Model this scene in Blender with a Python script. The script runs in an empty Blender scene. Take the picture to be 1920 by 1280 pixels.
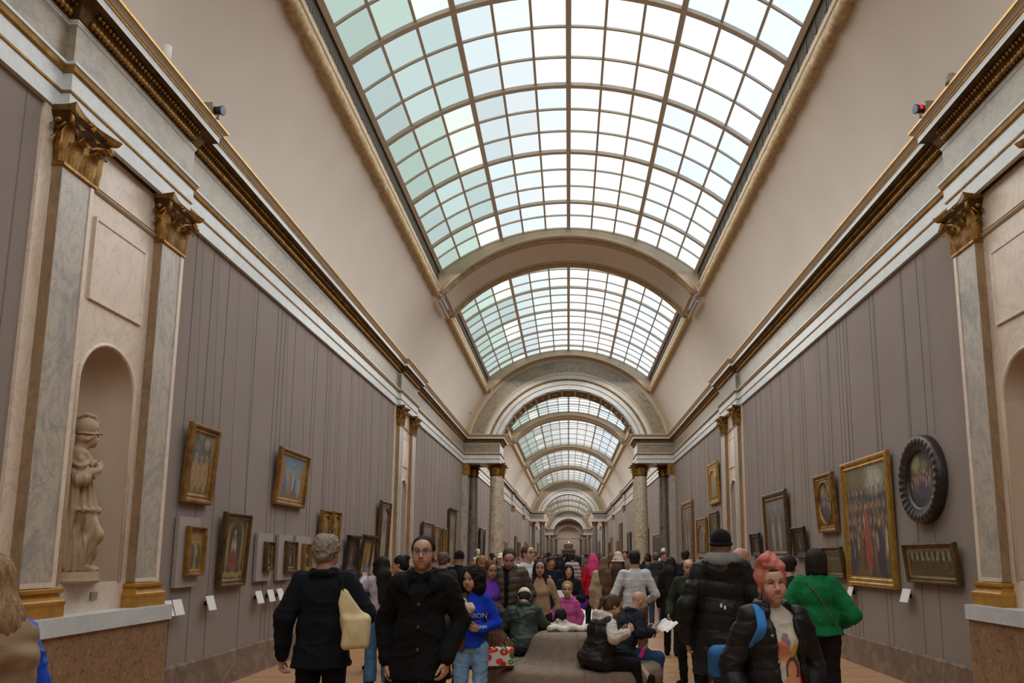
import bpy, bmesh, math, random
import numpy as np
from mathutils import Vector, Matrix
SC = bpy.context.scene
COL = SC.collection
PI = math.pi
rnd = random.Random(7)

# ------------------------------------------------------------------ objects
def link(o, parent=None):
    COL.objects.link(o)
    if parent is not None:
        o.parent = parent
    return o

def tag(o, label=None, cat=None, group=None, kind=None):
    if label: o['label'] = label
    if cat: o['category'] = cat
    if group: o['group'] = group
    if kind: o['kind'] = kind
    return o

def empty(name, loc, rot=(0, 0, 0), scale=1.0):
    o = bpy.data.objects.new(name, None)
    o.empty_display_size = .1
    link(o)
    o.location = loc
    o.rotation_euler = rot
    o.scale = (scale,) * 3
    return o

def mesh_from(name, V, F, mats, fm=None, smooth=False, cols=None, parent=None, uv=None):
    me = bpy.data.meshes.new(name)
    if isinstance(V, np.ndarray): V = V.tolist()
    if isinstance(F, np.ndarray): F = F.tolist()
    me.from_pydata(V, [], F)
    for m in mats: me.materials.append(m)
    if fm is not None and len(mats) > 1:
        me.polygons.foreach_set('material_index', np.asarray(fm, dtype=np.int32))
    if smooth:
        me.polygons.foreach_set('use_smooth', np.ones(len(me.polygons), dtype=bool))
    if cols is not None:
        a = me.color_attributes.new('Col', 'FLOAT_COLOR', 'POINT')
        c = np.ones((len(V), 4), dtype=np.float32); c[:, :3] = cols
        a.data.foreach_set('color', c.ravel())
    me.update()
    o = bpy.data.objects.new(name, me)
    return link(o, parent)

class MB:
    """collects polygons with material indices"""
    def __init__(s):
        s.v = []; s.f = []; s.m = []; s.sm = []
    def add(s, V, F, mi=0, smooth=False):
        b = len(s.v)
        s.v.extend([tuple(p) for p in V])
        for f in F:
            s.f.append(tuple(i + b for i in f)); s.m.append(mi); s.sm.append(smooth)
    def box(s, x0, x1, y0, y1, z0, z1, mi=0):
        V = [(x0,y0,z0),(x1,y0,z0),(x1,y1,z0),(x0,y1,z0),(x0,y0,z1),(x1,y0,z1),(x1,y1,z1),(x0,y1,z1)]
        s.add(V, [(0,3,2,1),(4,5,6,7),(0,1,5,4),(1,2,6,5),(2,3,7,6),(3,0,4,7)], mi)
    def grid(s, P, mi=0, smooth=True, closed=False, flip=False):
        """P[i][j] -> points; quads between"""
        n = len(P); m = len(P[0])
        V = [p for r in P for p in r]; F = []
        for i in range(n - 1):
            for j in range(m if closed else m - 1):
                a = i*m + j; b = i*m + (j+1) % m
                f = (a, b, b + m, a + m)
                F.append(f[::-1] if flip else f)
        s.add(V, F, mi, smooth)
    def lathe(s, prof, n=24, c=(0,0,0), mi=0, a0=0, a1=2*PI, smooth=True):
        full = abs(a1 - a0 - 2*PI) < 1e-6
        k = n if full else n + 1
        P = [[(c[0] + r*math.cos(a0 + (a1-a0)*j/n), c[1] + r*math.sin(a0 + (a1-a0)*j/n), c[2] + z) for j in range(k)] for r, z in prof]
        s.grid(P, mi, smooth, closed=full)
    def tube(s, pts, rad, n=8, mi=0, caps=True, smooth=True):
        pts = [Vector(p) for p in pts]
        if not hasattr(rad, '__len__'): rad = [rad]*len(pts)
        R = []
        prev = None
        for i, p in enumerate(pts):
            t = (pts[min(i+1, len(pts)-1)] - pts[max(i-1, 0)]).normalized()
            if prev is None:
                u = t.orthogonal().normalized()
            else:
                u = (prev - t*prev.dot(t))
                u = u.normalized() if u.length > 1e-6 else t.orthogonal().normalized()
            prev = u
            w = t.cross(u)
            R.append([tuple(p + (u*math.cos(2*PI*j/n) + w*math.sin(2*PI*j/n))*rad[i]) for j in range(n)])
        s.grid(R, mi, smooth, closed=True)
        if caps:
            b = len(s.v) - n*len(pts)
            s.f.append(tuple(range(b + n - 1, b - 1, -1))); s.m.append(mi); s.sm.append(False)
            e = len(s.v) - n
            s.f.append(tuple(range(e, e + n))); s.m.append(mi); s.sm.append(False)
    def sweep(s, path, prof, mis, closed=False):
        """profile (offset to the right of travel, z) along an xy path with mitres; mis: material per profile segment"""
        n = len(path)
        N = []
        for i in range(n if closed else n - 1):
            a = Vector(path[i]); b = Vector(path[(i+1) % n]); d = (b - a).normalized()
            N.append(Vector((d.y, -d.x)))
        rows = []
        for i in range(n):
            if closed:
                n1, n2 = N[i-1], N[i]
            else:
                n1 = N[max(i-1, 0)]; n2 = N[min(i, n-2)]
            m = (n1 + n2) / max(.05, 1 + n1.dot(n2))
            rows.append([(path[i][0] + o*m.x, path[i][1] + o*m.y, z) for o, z in prof])
        if closed: rows.append(rows[0])
        for j in range(len(prof) - 1):
            mi = mis[j] if hasattr(mis, '__len__') else mis
            s.grid([[r[j], r[j+1]] for r in rows], mi, False, flip=True)
    def mirrored(s):
        o = MB()
        o.v = [(-x, y, z) for x, y, z in s.v]; o.f = [f[::-1] for f in s.f]; o.m = list(s.m); o.sm = list(s.sm)
        return o
    def merge(s, o, off=(0,0,0), mi=None):
        b = len(s.v)
        s.v += [(x+off[0], y+off[1], z+off[2]) for x, y, z in o.v]
        s.f += [tuple(i + b for i in f) for f in o.f]
        s.m += list(o.m) if mi is None else [mi]*len(o.m)
        s.sm += o.sm
    def build(s, name, mats, parent=None):
        if not hasattr(mats, '__len__'): mats = [mats]
        o = mesh_from(name, s.v, s.f, mats, s.m, parent=parent)
        o.data.polygons.foreach_set('use_smooth', np.asarray(s.sm, dtype=bool))
        return o

def struct(o):
    o['kind'] = 'structure'
    return o

# ------------------------------------------------------------------ materials
def lin(h):
    h = h.lstrip('#'); r = []
    for i in (0, 2, 4):
        c = int(h[i:i+2], 16) / 255
        r.append(c/12.92 if c <= .04045 else ((c + .055)/1.055)**2.4)
    return tuple(r)

class NT:
    def __init__(s, name):
        s.m = bpy.data.materials.new(name); s.m.use_nodes = True
        s.t = s.m.node_tree; s.t.nodes.clear()
        s.out = s.n('ShaderNodeOutputMaterial')
    def n(s, typ, **kw):
        nd = s.t.nodes.new(typ)
        for k, v in kw.items(): setattr(nd, k, v)
        return nd
    def l(s, a, b): s.t.links.new(a, b)
    def tex(s, scale=(1,1,1), coord='Object'):
        c = s.n('ShaderNodeTexCoord'); m = s.n('ShaderNodeMapping')
        m.inputs['Scale'].default_value = scale
        s.l(c.outputs[coord], m.inputs['Vector'])
        return m.outputs['Vector']
    def noise(s, vec, scale, detail=4, rough=.55, dist=0):
        t = s.n('ShaderNodeTexNoise')
        t.inputs['Scale'].default_value = scale; t.inputs['Detail'].default_value = detail
        t.inputs['Roughness'].default_value = rough; t.inputs['Distortion'].default_value = dist
        if vec is not None: s.l(vec, t.inputs['Vector'])
        return t.outputs['Fac']
    def ramp(s, fac, stops, interp='LINEAR'):
        r = s.n('ShaderNodeValToRGB'); r.color_ramp.interpolation = interp
        e = r.color_ramp.elements
        while len(e) < len(stops): e.new(.5)
        for el, (p, c) in zip(e, stops):
            el.position = p; el.color = tuple(c) + (1,) if len(c) == 3 else c
        s.l(fac, r.inputs['Fac'])
        return r.outputs['Color']
    def mix(s, fac, a, b, mode='MIX'):
        m = s.n('ShaderNodeMix', data_type='RGBA', blend_type=mode)
        for sock, v in ((m.inputs[0], fac), (m.inputs[6], a), (m.inputs[7], b)):
            if isinstance(v, (int, float)): sock.default_value = v
            elif isinstance(v, tuple): sock.default_value = v + (1,) if len(v) == 3 else v
            else: s.l(v, sock)
        return m.outputs[2]
    def bsdf(s, col, rough=.6, metal=0, bump=None, bstr=.2, bdist=.01, spec=.5, sheen=0):
        b = s.n('ShaderNodeBsdfPrincipled')
        for k, v in (('Base Color', col), ('Roughness', rough), ('Metallic', metal)):
            if isinstance(v, tuple): b.inputs[k].default_value = v + (1,)
            elif isinstance(v, (int, float)): b.inputs[k].default_value = v
            else: s.l(v, b.inputs[k])
        b.inputs['Specular IOR Level'].default_value = spec
        b.inputs['Sheen Weight'].default_value = sheen
        if bump is not None:
            bn = s.n('ShaderNodeBump'); bn.inputs['Strength'].default_value = bstr; bn.inputs['Distance'].default_value = bdist
            s.l(bump, bn.inputs['Height']); s.l(bn.outputs['Normal'], b.inputs['Normal'])
        s.l(b.outputs['BSDF'], s.out.inputs['Surface'])
        return s.m

def simple(name, col, rough=.6, metal=0, var=.08, scale=6, bstr=0, bscale=60, spec=.5, sheen=0, coord='Object'):
    t = NT(name); v = t.tex(coord=coord)
    nz = t.noise(v, scale, 5)
    c = t.ramp(nz, [(.25, tuple(x*(1-var) for x in col)), (.75, tuple(min(1, x*(1+var)) for x in col))])
    bp = t.noise(v, bscale, 3) if bstr else None
    return t.bsdf(c, rough, metal, bp, bstr, .004, spec, sheen)

def marble(name, a, b, c, vein, scale=1.6, stretch=(1,1,1), rough=.35, veins=.5):
    t = NT(name); v = t.tex(stretch)
    n1 = t.noise(v, scale, 7, .62, 1.2)
    base = t.ramp(n1, [(.3, a), (.5, b), (.7, c)])
    n2 = t.noise(v, scale*1.7, 8, .6, 2.2)
    vm = t.ramp(n2, [(.46, (0,0,0)), (.5, (1,1,1)), (.54, (0,0,0))])
    f = t.n('ShaderNodeMath', operation='MULTIPLY'); f.inputs[1].default_value = veins
    t.l(vm, f.inputs[0])
    col = t.mix(f.outputs[0], base, vein)
    return t.bsdf(col, rough)

M = {}
M['fabric'] = None
def make_materials():
    t = NT('wall_fabric'); v = t.tex((1,1,1))
    n1 = t.noise(v, 1.2, 4); n2 = t.noise(t.tex((60,60,240)), 6, 2)
    c = t.ramp(n1, [(.3, lin('#84776f')), (.7, lin('#8c7f77'))])
    c = t.mix(.12, c, t.ramp(n2, [(.3, lin('#6f645f')), (.7, lin('#b0a49d'))]))
    M['fabric'] = t.bsdf(c, .9, 0, n2, .15, .002)
    M['seam'] = simple('fabric_seam', lin('#7c716a'), .9)
    M['cord'] = simple('hanging_cord', lin('#6a615a'), .8)
    M['plaster'] = simple('vault_plaster', lin('#d0c6bb'), .9, var=.05, scale=.9)
    M['plaster_trim'] = simple('plaster_trim', lin('#b9a68d'), .8, var=.08, scale=3)
    M['gilt_plaster'] = simple('aged_gilt_plaster', lin('#ab9269'), .7, var=.35, scale=14, bstr=.3)
    M['white'] = marble('white_marble', lin('#b6bbbd'), lin('#c3c7c7'), lin('#cdd0cf'), lin('#9aa2a9'), 1.5, veins=.3)
    M['frieze'] = marble('grey_frieze_marble', lin('#776b5a'), lin('#97886f'), lin('#6c655b'), lin('#4c4640'), 1.9, (1,1.0,1.6), veins=.45)
    M['pink'] = marble('pale_pink_marble', lin('#d8c5b2'), lin('#dccab8'), lin('#cdb9a8'), lin('#9b8a80'), 1.3, (1,1,.8), veins=.3)
    M['niche'] = simple('niche_plaster', lin('#b39f8b'), .7, var=.06, scale=2)
    M['ochre_side'] = marble('ochre_veined_marble', lin('#836b52'), lin('#977d60'), lin('#745d48'), lin('#5d4936'), 2.4, (1,1,.5), veins=.4)
    M['pilaster'] = marble('grey_veined_marble', lin('#968f86'), lin('#b5a999'), lin('#858482'), lin('#73757a'), 2.2, (1,1,.55), veins=.5)
    M['column'] = marble('brown_breccia_column', lin('#a8977f'), lin('#cdbfa8'), lin('#8a7663'), lin('#57463a'), 5, (1,1,.7), .25, veins=.7)
    M['dark_column'] = marble('dark_grey_marble', lin('#6d655f'), lin('#8a8078'), lin('#544d4a'), lin('#3a3534'), 4, (1,1,.6), .2, veins=.6)
    t = NT('brown_breccia_dado'); v = t.tex()
    n1 = t.noise(v, 3.5, 8, .7, 1.5); n2 = t.noise(v, 24, 5, .65, 1.0)
    c = t.ramp(n1, [(.25, lin('#503a2c')), (.45, lin('#806048')), (.6, lin('#97775a')), (.8, lin('#604b3e'))])
    c = t.mix(.55, c, t.ramp(n2, [(.36, lin('#33251c')), (.46, lin('#83654b')), (.6, lin('#94755a')), (.7, lin('#b09477'))]))
    M['dado'] = t.bsdf(c, .35)
    t = NT('baseboard_marble'); v = t.tex()
    n1 = t.noise(v, 2.5, 8, .65, 2)
    c = t.ramp(n1, [(.3, lin('#57463c')), (.5, lin('#735f52')), (.62, lin('#86776b')), (.7, lin('#625248'))])
    M['base'] = t.bsdf(c, .4)
    def gold(name, a, b, rough, bstr=.4, bs=40, metal=.75):
        t = NT(name); v = t.tex()
        n = t.noise(v, 9, 5); n2 = t.noise(v, bs, 4)
        c = t.ramp(n, [(.3, a), (.7, b)])
        M[name] = t.bsdf(c, rough, metal, n2, bstr, .006)
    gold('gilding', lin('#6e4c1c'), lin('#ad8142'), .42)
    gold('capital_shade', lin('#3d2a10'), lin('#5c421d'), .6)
    gold('gilt_line', lin('#8f6a33'), lin('#b98f4f'), .45, .1)
    gold('gilt_edge', lin('#b08a48'), lin('#c6a262'), .4, .1)
    gold('ochre_base', lin('#9c6a20'), lin('#b98735'), .4, .1, 30, .25)
    gold('dark_gilding', lin('#45331a'), lin('#73592f'), .5)
    gold('gilt_frame', lin('#6b4a1e'), lin('#a37a3c'), .42, .5, 60, .65)
    gold('bronze_frame', lin('#3f2d1a'), lin('#6d5230'), .45, .6, 60, .55)
    gold('black_frame', lin('#1d1511'), lin('#352820'), .4, .7, 50, .1)
    gold('bright_gilt', lin('#9a7730'), lin('#c9a04c'), .38, .25, 60, .75)
    M['statue'] = simple('statue_marble', lin('#a28a6c'), .6, var=.16, scale=7, bstr=.1)
    M['bust'] = simple('white_statue_marble', lin('#d9cfbd'), .5, var=.06, scale=7)
    # parquet floor
    t = NT('parquet'); v = t.tex((1,1,1))
    br = t.n('ShaderNodeTexBrick'); br.inputs['Scale'].default_value = 1.0
    br.inputs['Brick Width'].default_value = .9; br.inputs['Row Height'].default_value = .12
    br.inputs['Mortar Size'].default_value = .003; br.inputs['Mortar Smooth'].default_value = .2
    br.inputs['Color1'].default_value = lin('#a87b52') + (1,); br.inputs['Color2'].default_value = lin('#b98e63') + (1,)
    br.inputs['Mortar'].default_value = lin('#5a3d27') + (1,)
    t.l(v, br.inputs['Vector'])
    gr = t.noise(t.tex((2, 40, 1)), 3, 5)
    c = t.mix(.25, br.outputs['Color'], t.ramp(gr, [(.3, lin('#7d5634')), (.7, lin('#caa277'))]))
    rr = t.ramp(t.noise(v, 2, 4), [(.3, (.28,)*3), (.7, (.42,)*3)])
    M['floor'] = t.bsdf(c, rr)
    # frosted skylight glass, daylight painted into its emission colour
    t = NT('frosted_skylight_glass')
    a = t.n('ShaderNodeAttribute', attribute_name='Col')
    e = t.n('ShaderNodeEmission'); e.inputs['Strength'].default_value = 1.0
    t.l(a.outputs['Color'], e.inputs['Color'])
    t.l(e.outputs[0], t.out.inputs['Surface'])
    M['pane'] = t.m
    M['bar'] = simple('glazing_bar_paint', lin('#c4b6a5'), .6)
    M['grille'] = simple('vent_grille', lin('#5d564b'), .7)
    M['black'] = simple('black_plastic', (.012,.012,.013), .4)
    M['device_grey'] = simple('grey_painted_metal', lin('#8f8672'), .5)
    M['white_plastic'] = simple('white_card', lin('#dcdad6'), .6, var=.02)
    M['lens'] = simple('lens_glass', lin('#8391a8'), .1)
    M['door'] = simple('dark_wood_door', lin('#4a3a2e'), .5)
    M['coffer'] = simple('brown_coffer_paint', lin('#73604e'), .8, var=.2, scale=8)
    t = NT('red_indicator_light'); e = t.n('ShaderNodeEmission'); e.inputs['Color'].default_value = (1,.01,.03,1); e.inputs['Strength'].default_value = 3
    t.l(e.outputs[0], t.out.inputs['Surface']); M['red_led'] = t.m
    t = NT('lamp_glow'); e = t.n('ShaderNodeEmission'); e.inputs['Color'].default_value = (1,.75,.4,1); e.inputs['Strength'].default_value = 6
    t.l(e.outputs[0], t.out.inputs['Surface']); M['lamp'] = t.m
    # oil painting (colours on the canvas vertices)
    t = NT('oil_paint_on_panel'); a = t.n('ShaderNodeAttribute', attribute_name='Col')
    n = t.noise(t.tex((1,1,1)), 22, 6, .7, .6)
    c = t.mix(.55, a.outputs['Color'], t.ramp(n, [(.3, (.25,.25,.25)), (.7, (.95,.92,.85))]), 'MULTIPLY')
    c2 = t.mix(.2, c, a.outputs['Color'])
    M['paint'] = t.bsdf(c2, .32, 0, n, .15, .003)
    # vertex coloured skin / printed cloth
    t = NT('skin'); a = t.n('ShaderNodeAttribute', attribute_name='Col')
    n = t.noise(t.tex(), 45, 3)
    c = t.mix(.12, a.outputs['Color'], t.ramp(n, [(.3, (.3,.12,.08)), (.7, (.9,.6,.45))]))
    b = t.bsdf(c, .5)
    bs = [x for x in t.t.nodes if x.type == 'BSDF_PRINCIPLED'][0]
    bs.inputs['Subsurface Weight'].default_value = 0.0
    M['skin'] = b
    t = NT('printed_cloth'); a = t.n('ShaderNodeAttribute', attribute_name='Col')
    M['print'] = t.bsdf(a.outputs['Color'], .85)
    M['eye_white'] = simple('eye_white', (.62,.58,.54), .2, var=.02)
    M['iris'] = simple('iris', (.035,.02,.012), .15, var=.02)
    M['glass_lens'] = None
    t = NT('spectacle_lens'); g = t.n('ShaderNodeBsdfGlossy'); g.inputs['Roughness'].default_value = .03
    tr = t.n('ShaderNodeBsdfTransparent'); mx = t.n('ShaderNodeMixShader'); mx.inputs[0].default_value = .12
    t.l(tr.outputs[0], mx.inputs[1]); t.l(g.outputs[0], mx.inputs[2]); t.l(mx.outputs[0], t.out.inputs['Surface'])
    M['glass_lens'] = t.m
make_materials()

_cl = {}
def cloth(hexcol, kind='cloth'):
    """cloth / puffer / denim / hair / leather / knit by colour"""
    key = (hexcol, kind)
    if key in _cl: return _cl[key]
    c = lin(hexcol); t = NT(kind + '_' + hexcol.lstrip('#'))
    if kind == 'hair':
        v = t.tex((55, 55, 5)); n = t.noise(v, 2.0, 5, .6, .4)
        col = t.ramp(n, [(.25, tuple(x*.45 for x in c)), (.55, c), (.8, tuple(min(1, x*1.7) for x in c))])
        m = t.bsdf(col, .62, 0, n, .8, .008, .3)
    elif kind == 'curls':
        v = t.tex((1,1,1)); n = t.noise(v, 55, 4, .6, 1.2)
        col = t.ramp(n, [(.3, tuple(x*.35 for x in c)), (.6, c), (.8, tuple(min(1, x*1.8) for x in c))])
        m = t.bsdf(col, .7, 0, n, 1.0, .015, .25)
    elif kind == 'denim':
        v = t.tex(); n = t.noise(v, 7, 5); n2 = t.noise(v, 160, 2)
        col = t.ramp(n, [(.3, tuple(x*.7 for x in c)), (.7, tuple(min(1, x*1.3) for x in c))])
        m = t.bsdf(col, .85, 0, n2, .2, .002)
    elif kind == 'puffer':
        v = t.tex(); n = t.noise(v, 9, 4)
        col = t.ramp(n, [(.3, tuple(x*.8 for x in c)), (.7, tuple(min(1, x*1.25) for x in c))])
        m = t.bsdf(col, .55, 0, n, .4, .012, .3)
    elif kind == 'knit':
        v = t.tex((1,1,1)); n = t.noise(v, 12, 4); n2 = t.noise(t.tex((90,90,60)), 2, 2)
        col = t.ramp(n, [(.3, tuple(x*.85 for x in c)), (.7, tuple(min(1, x*1.15) for x in c))])
        m = t.bsdf(col, .95, 0, n2, .4, .004, .3)
    else:
        v = t.tex(); n = t.noise(v, 10, 4); n2 = t.noise(v, 120, 2)
        col = t.ramp(n, [(.3, tuple(x*.88 for x in c)), (.7, tuple(min(1, x*1.12) for x in c))])
        m = t.bsdf(col, .9, 0, n2, .15, .002, .2)
    _cl[key] = m
    return m
EXPO = 0.0
# ================================================================== the gallery
W = 4.45                       # wall plane
ARCHES = [(32.2, 33.8), (89.6, 91.2), (150, 151.6), (192, 193.6)]
BAYS = [7.26, 20.65, 47.0, 61.0, 75.5, 106, 121, 135.5, 171]
YB, YE = -7.0, 236.0
VC, VR = 5.6, 4.55             # vault centre height, radius
GC, GR, GX = 4.94, 5.34, 3.38  # glass arc

def fl():
    b = MB(); b.box(-W, W, YB, YE, -.1, 0)
    struct(b.build('floor', M['floor']))
fl()

# ---- side walls with their fabric seams
def wall(side):
    nm = 'wall_left' if side < 0 else 'wall_right'
    b = MB()
    x0, x1 = (-W - .3, -W) if side < 0 else (W, W + .3)
    # leave openings for the two niches of the nearest bay: wall is built in pieces round them
    y0, y1, z0, z1 = 6.74, 7.76, 1.3, 3.75
    b.box(x0, x1, YB, y0, 0, 6.7); b.box(x0, x1, y1, YE, 0, 6.7)
    b.box(x0, x1, y0, y1, 0, z0); b.box(x0, x1, y0, y1, z1, 6.7)
    w = struct(b.build(nm, M['fabric']))
    r = random.Random(3 if side < 0 else 11)
    s = MB(); y = -6.5
    xa, xb = (-W, -W + .006) if side < 0 else (W - .006, W)
    while y < 150:
        y += r.choice([.16, .45, .62, .78, .95]) * (1 if y < 34 else 2.2)
        if any(abs(y - c) < 1.35 for c in BAYS) or any(a - .3 < y < e + .3 for a, e in ARCHES): continue
        wd = .006 if y < 34 else .012
        s.box(xa, xb, y, y + wd, .43, 5.45)
    sm = s.build('fabric_seam', M['seam'], w)
    return w
wl, wr = wall(-1), wall(1)

# ---- baseboards
for nm, sg in (('baseboard_left', 1), ('baseboard_right', -1)):
    b = MB()
    ys = [YB]
    for c in BAYS: ys += [c - 1.12, c + 1.12]
    ys.append(YE)
    for i in range(0, len(ys), 2):
        b.sweep([(-W, ys[i]), (-W, ys[i+1])], [(.035, 0), (.035, .40), (.025, .425), (0, .43)], 0)
    if sg < 0: b = b.mirrored()
    struct(b.build(nm, M['base']))

# ---- entablature
PATH = [(-W, YB)]
for c in BAYS:
    for (a, e) in ARCHES:
        if PATH[-1][1] < a < c:
            PATH += [(-W, a), (-2.93, a), (-2.93, e), (-W, e)]
    h = 1.03
    PATH += [(-W, c - h), (-W + .08, c - h), (-W + .08, c + h), (-W, c + h)]
for (a, e) in ARCHES:
    if PATH[-1][1] < a: PATH += [(-W, a), (-2.93, a), (-2.93, e), (-W, e)]
PATH.append((-W, YE))
arch_prof = [(0, 5.45), (.05, 5.45), (.05, 5.61), (.062, 5.613), (.066, 5.63), (.066, 5.785), (.08, 5.79), (.088, 5.80), (.10, 5.84), (.112, 5.845), (.112, 5.87), (.05, 5.875)]
arch_mi = [0, 0, 1, 1, 0, 1, 1, 1, 0, 0, 0]
cor_prof = [(.05, 6.255), (.058, 6.26), (.058, 6.275), (.065, 6.28), (.065, 6.30), (.075, 6.31), (.115, 6.39), (.12, 6.40), (.155, 6.445), (.235, 6.455), (.235, 6.53), (.245, 6.532), (.25, 6.55), (.258, 6.552), (.275, 6.575), (.30, 6.597), (.31, 6.60), (.312, 6.625), (-.15, 6.64)]
cor_mi = [0, 0, 0, 0, 2, 2, 2, 2, 2, 0, 1, 1, 3, 3, 3, 1, 4, 3]
fr_prof = [(.05, 5.87), (.05, 6.26)]
k = 1
for sg in (1, -1):
    for nm, prof, mi, mats in (('trim', arch_prof, arch_mi, [M['white'], M['gilt_line']]),
                               ('trim', fr_prof, 0, [M['frieze']]),
                               ('trim', cor_prof, cor_mi, [M['white'], M['gilt_line'], M['dark_gilding'], M['plaster_trim'], M['gilt_edge']])):
        b = MB(); b.sweep(PATH, prof, mi)
        if prof is arch_prof:      # soffit of the beams over the columns
            for a, e in ARCHES: b.box(-W, -2.94, a + .01, e - .01, 5.452, 6.6)
        if sg < 0: b = b.mirrored()
        o = struct(b.build('%s_%d' % (nm, k), mats)); k += 1
        if prof is cor_prof:       # egg row and leaf row under the cornice, nearest bays
            eg = MB()
            prev = None
            for (x0, y0), (x1, y1) in zip(PATH[:-1], PATH[1:]):
                if y0 > 34 or y1 < -2: continue
                L = math.hypot(x1-x0, y1-y0)
                if L < .3: continue
                d = ((x1-x0)/L, (y1-y0)/L); nn = (d[1], -d[0])
                if d[1] < 0: continue
                inset = .08
                s = max(inset, (-1.5 - y0) if y0 < -1.5 else inset)
                while s < L - inset + (.1 if d[0] > 0 else 0):
                    for off, z, rr, zz, n in ((.100, 6.345, .028, .048, 6), (.15, 6.418, .021, .030, 5)):
                        c = (x0 + d[0]*s + nn[0]*off, y0 + d[1]*s + nn[1]*off, z)
                        eg.lathe([(.001, -zz), (rr*.8, -zz*.55), (rr, 0), (rr*.7, zz*.7), (.001, zz)], n, c)
                    s += .054
            if sg < 0: eg = eg.mirrored()
            eg.build('egg_and_leaf_moulding', M['gilding'], o)

# ---- vault (plaster strips beside the skylights, closed at ribs)
SKY = [(-6.0, 6.1), (8.4, 19.55), (21.75, 31.95), (34.2, 46.2), (47.8, 60.1), (61.9, 74.7), (76.3, 89.4), (91.6, 105.2), (106.8, 120.2), (121.8, 134.6), (136.4, 149.5)]
def vz(r, a): return (r*math.cos(a), VC + r*math.sin(a))
def vault():
    b = MB()
    a0 = math.asin(.95/VR); a1 = math.acos(3.45/VR)
    for sgn in (1, -1):
        P = []
        for i in range(15):
            a = a0 + (a1 - a0)*i/14; x, z = vz(VR, a)
            P.append([(sgn*x, YB, z), (sgn*x, YE, z)])
        b.grid(P, 0, True, flip=sgn > 0)
    # bands between the skylights
    edges = [YB] + [y for s in SKY for y in s] + [YE]
    for i in range(0, len(edges), 2):
        y0, y1 = edges[i], edges[i+1]
        if y1 - y0 < .02: continue
        P = []
        for j in range(33):
            a = a1 + (PI - 2*a1)*j/32; x, z = vz(VR - .10, a)
            P.append([(x, y0, z), (x, y1, z)])
        b.grid(P, 0, True, flip=True)
        # shallow frame lines on the rib
        if y1 < 92 and y0 > 5 and y1 - y0 < 2.5:
            for (ya, yb) in ((y0 + .38, y0 + .46), (y1 - .40, y1 - .32)):
                P = []
                for j in range(33):
                    a = a1 - .02 + (PI - 2*a1 + .04)*j/32
                    x, z = vz(VR - .125, a); x2, z2 = vz(VR - .09, a)
                    P.append([(x2, ya, z2), (x, ya, z), (x, yb, z), (x2, yb, z2)])
                b.grid(P, 1, False, flip=True)
            for sg in (1, -1):
                for da in (-.035, .02):
                    x, z = vz(VR - .12, a1 + da)
                    b.box(sg*x - .03, sg*x + .03, y0 + .38, y1 - .32, z - .03, z + .03, 1)
    return struct(b.build('ceiling', [M['plaster'], M['plaster_trim']]))
ceil = vault()

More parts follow.
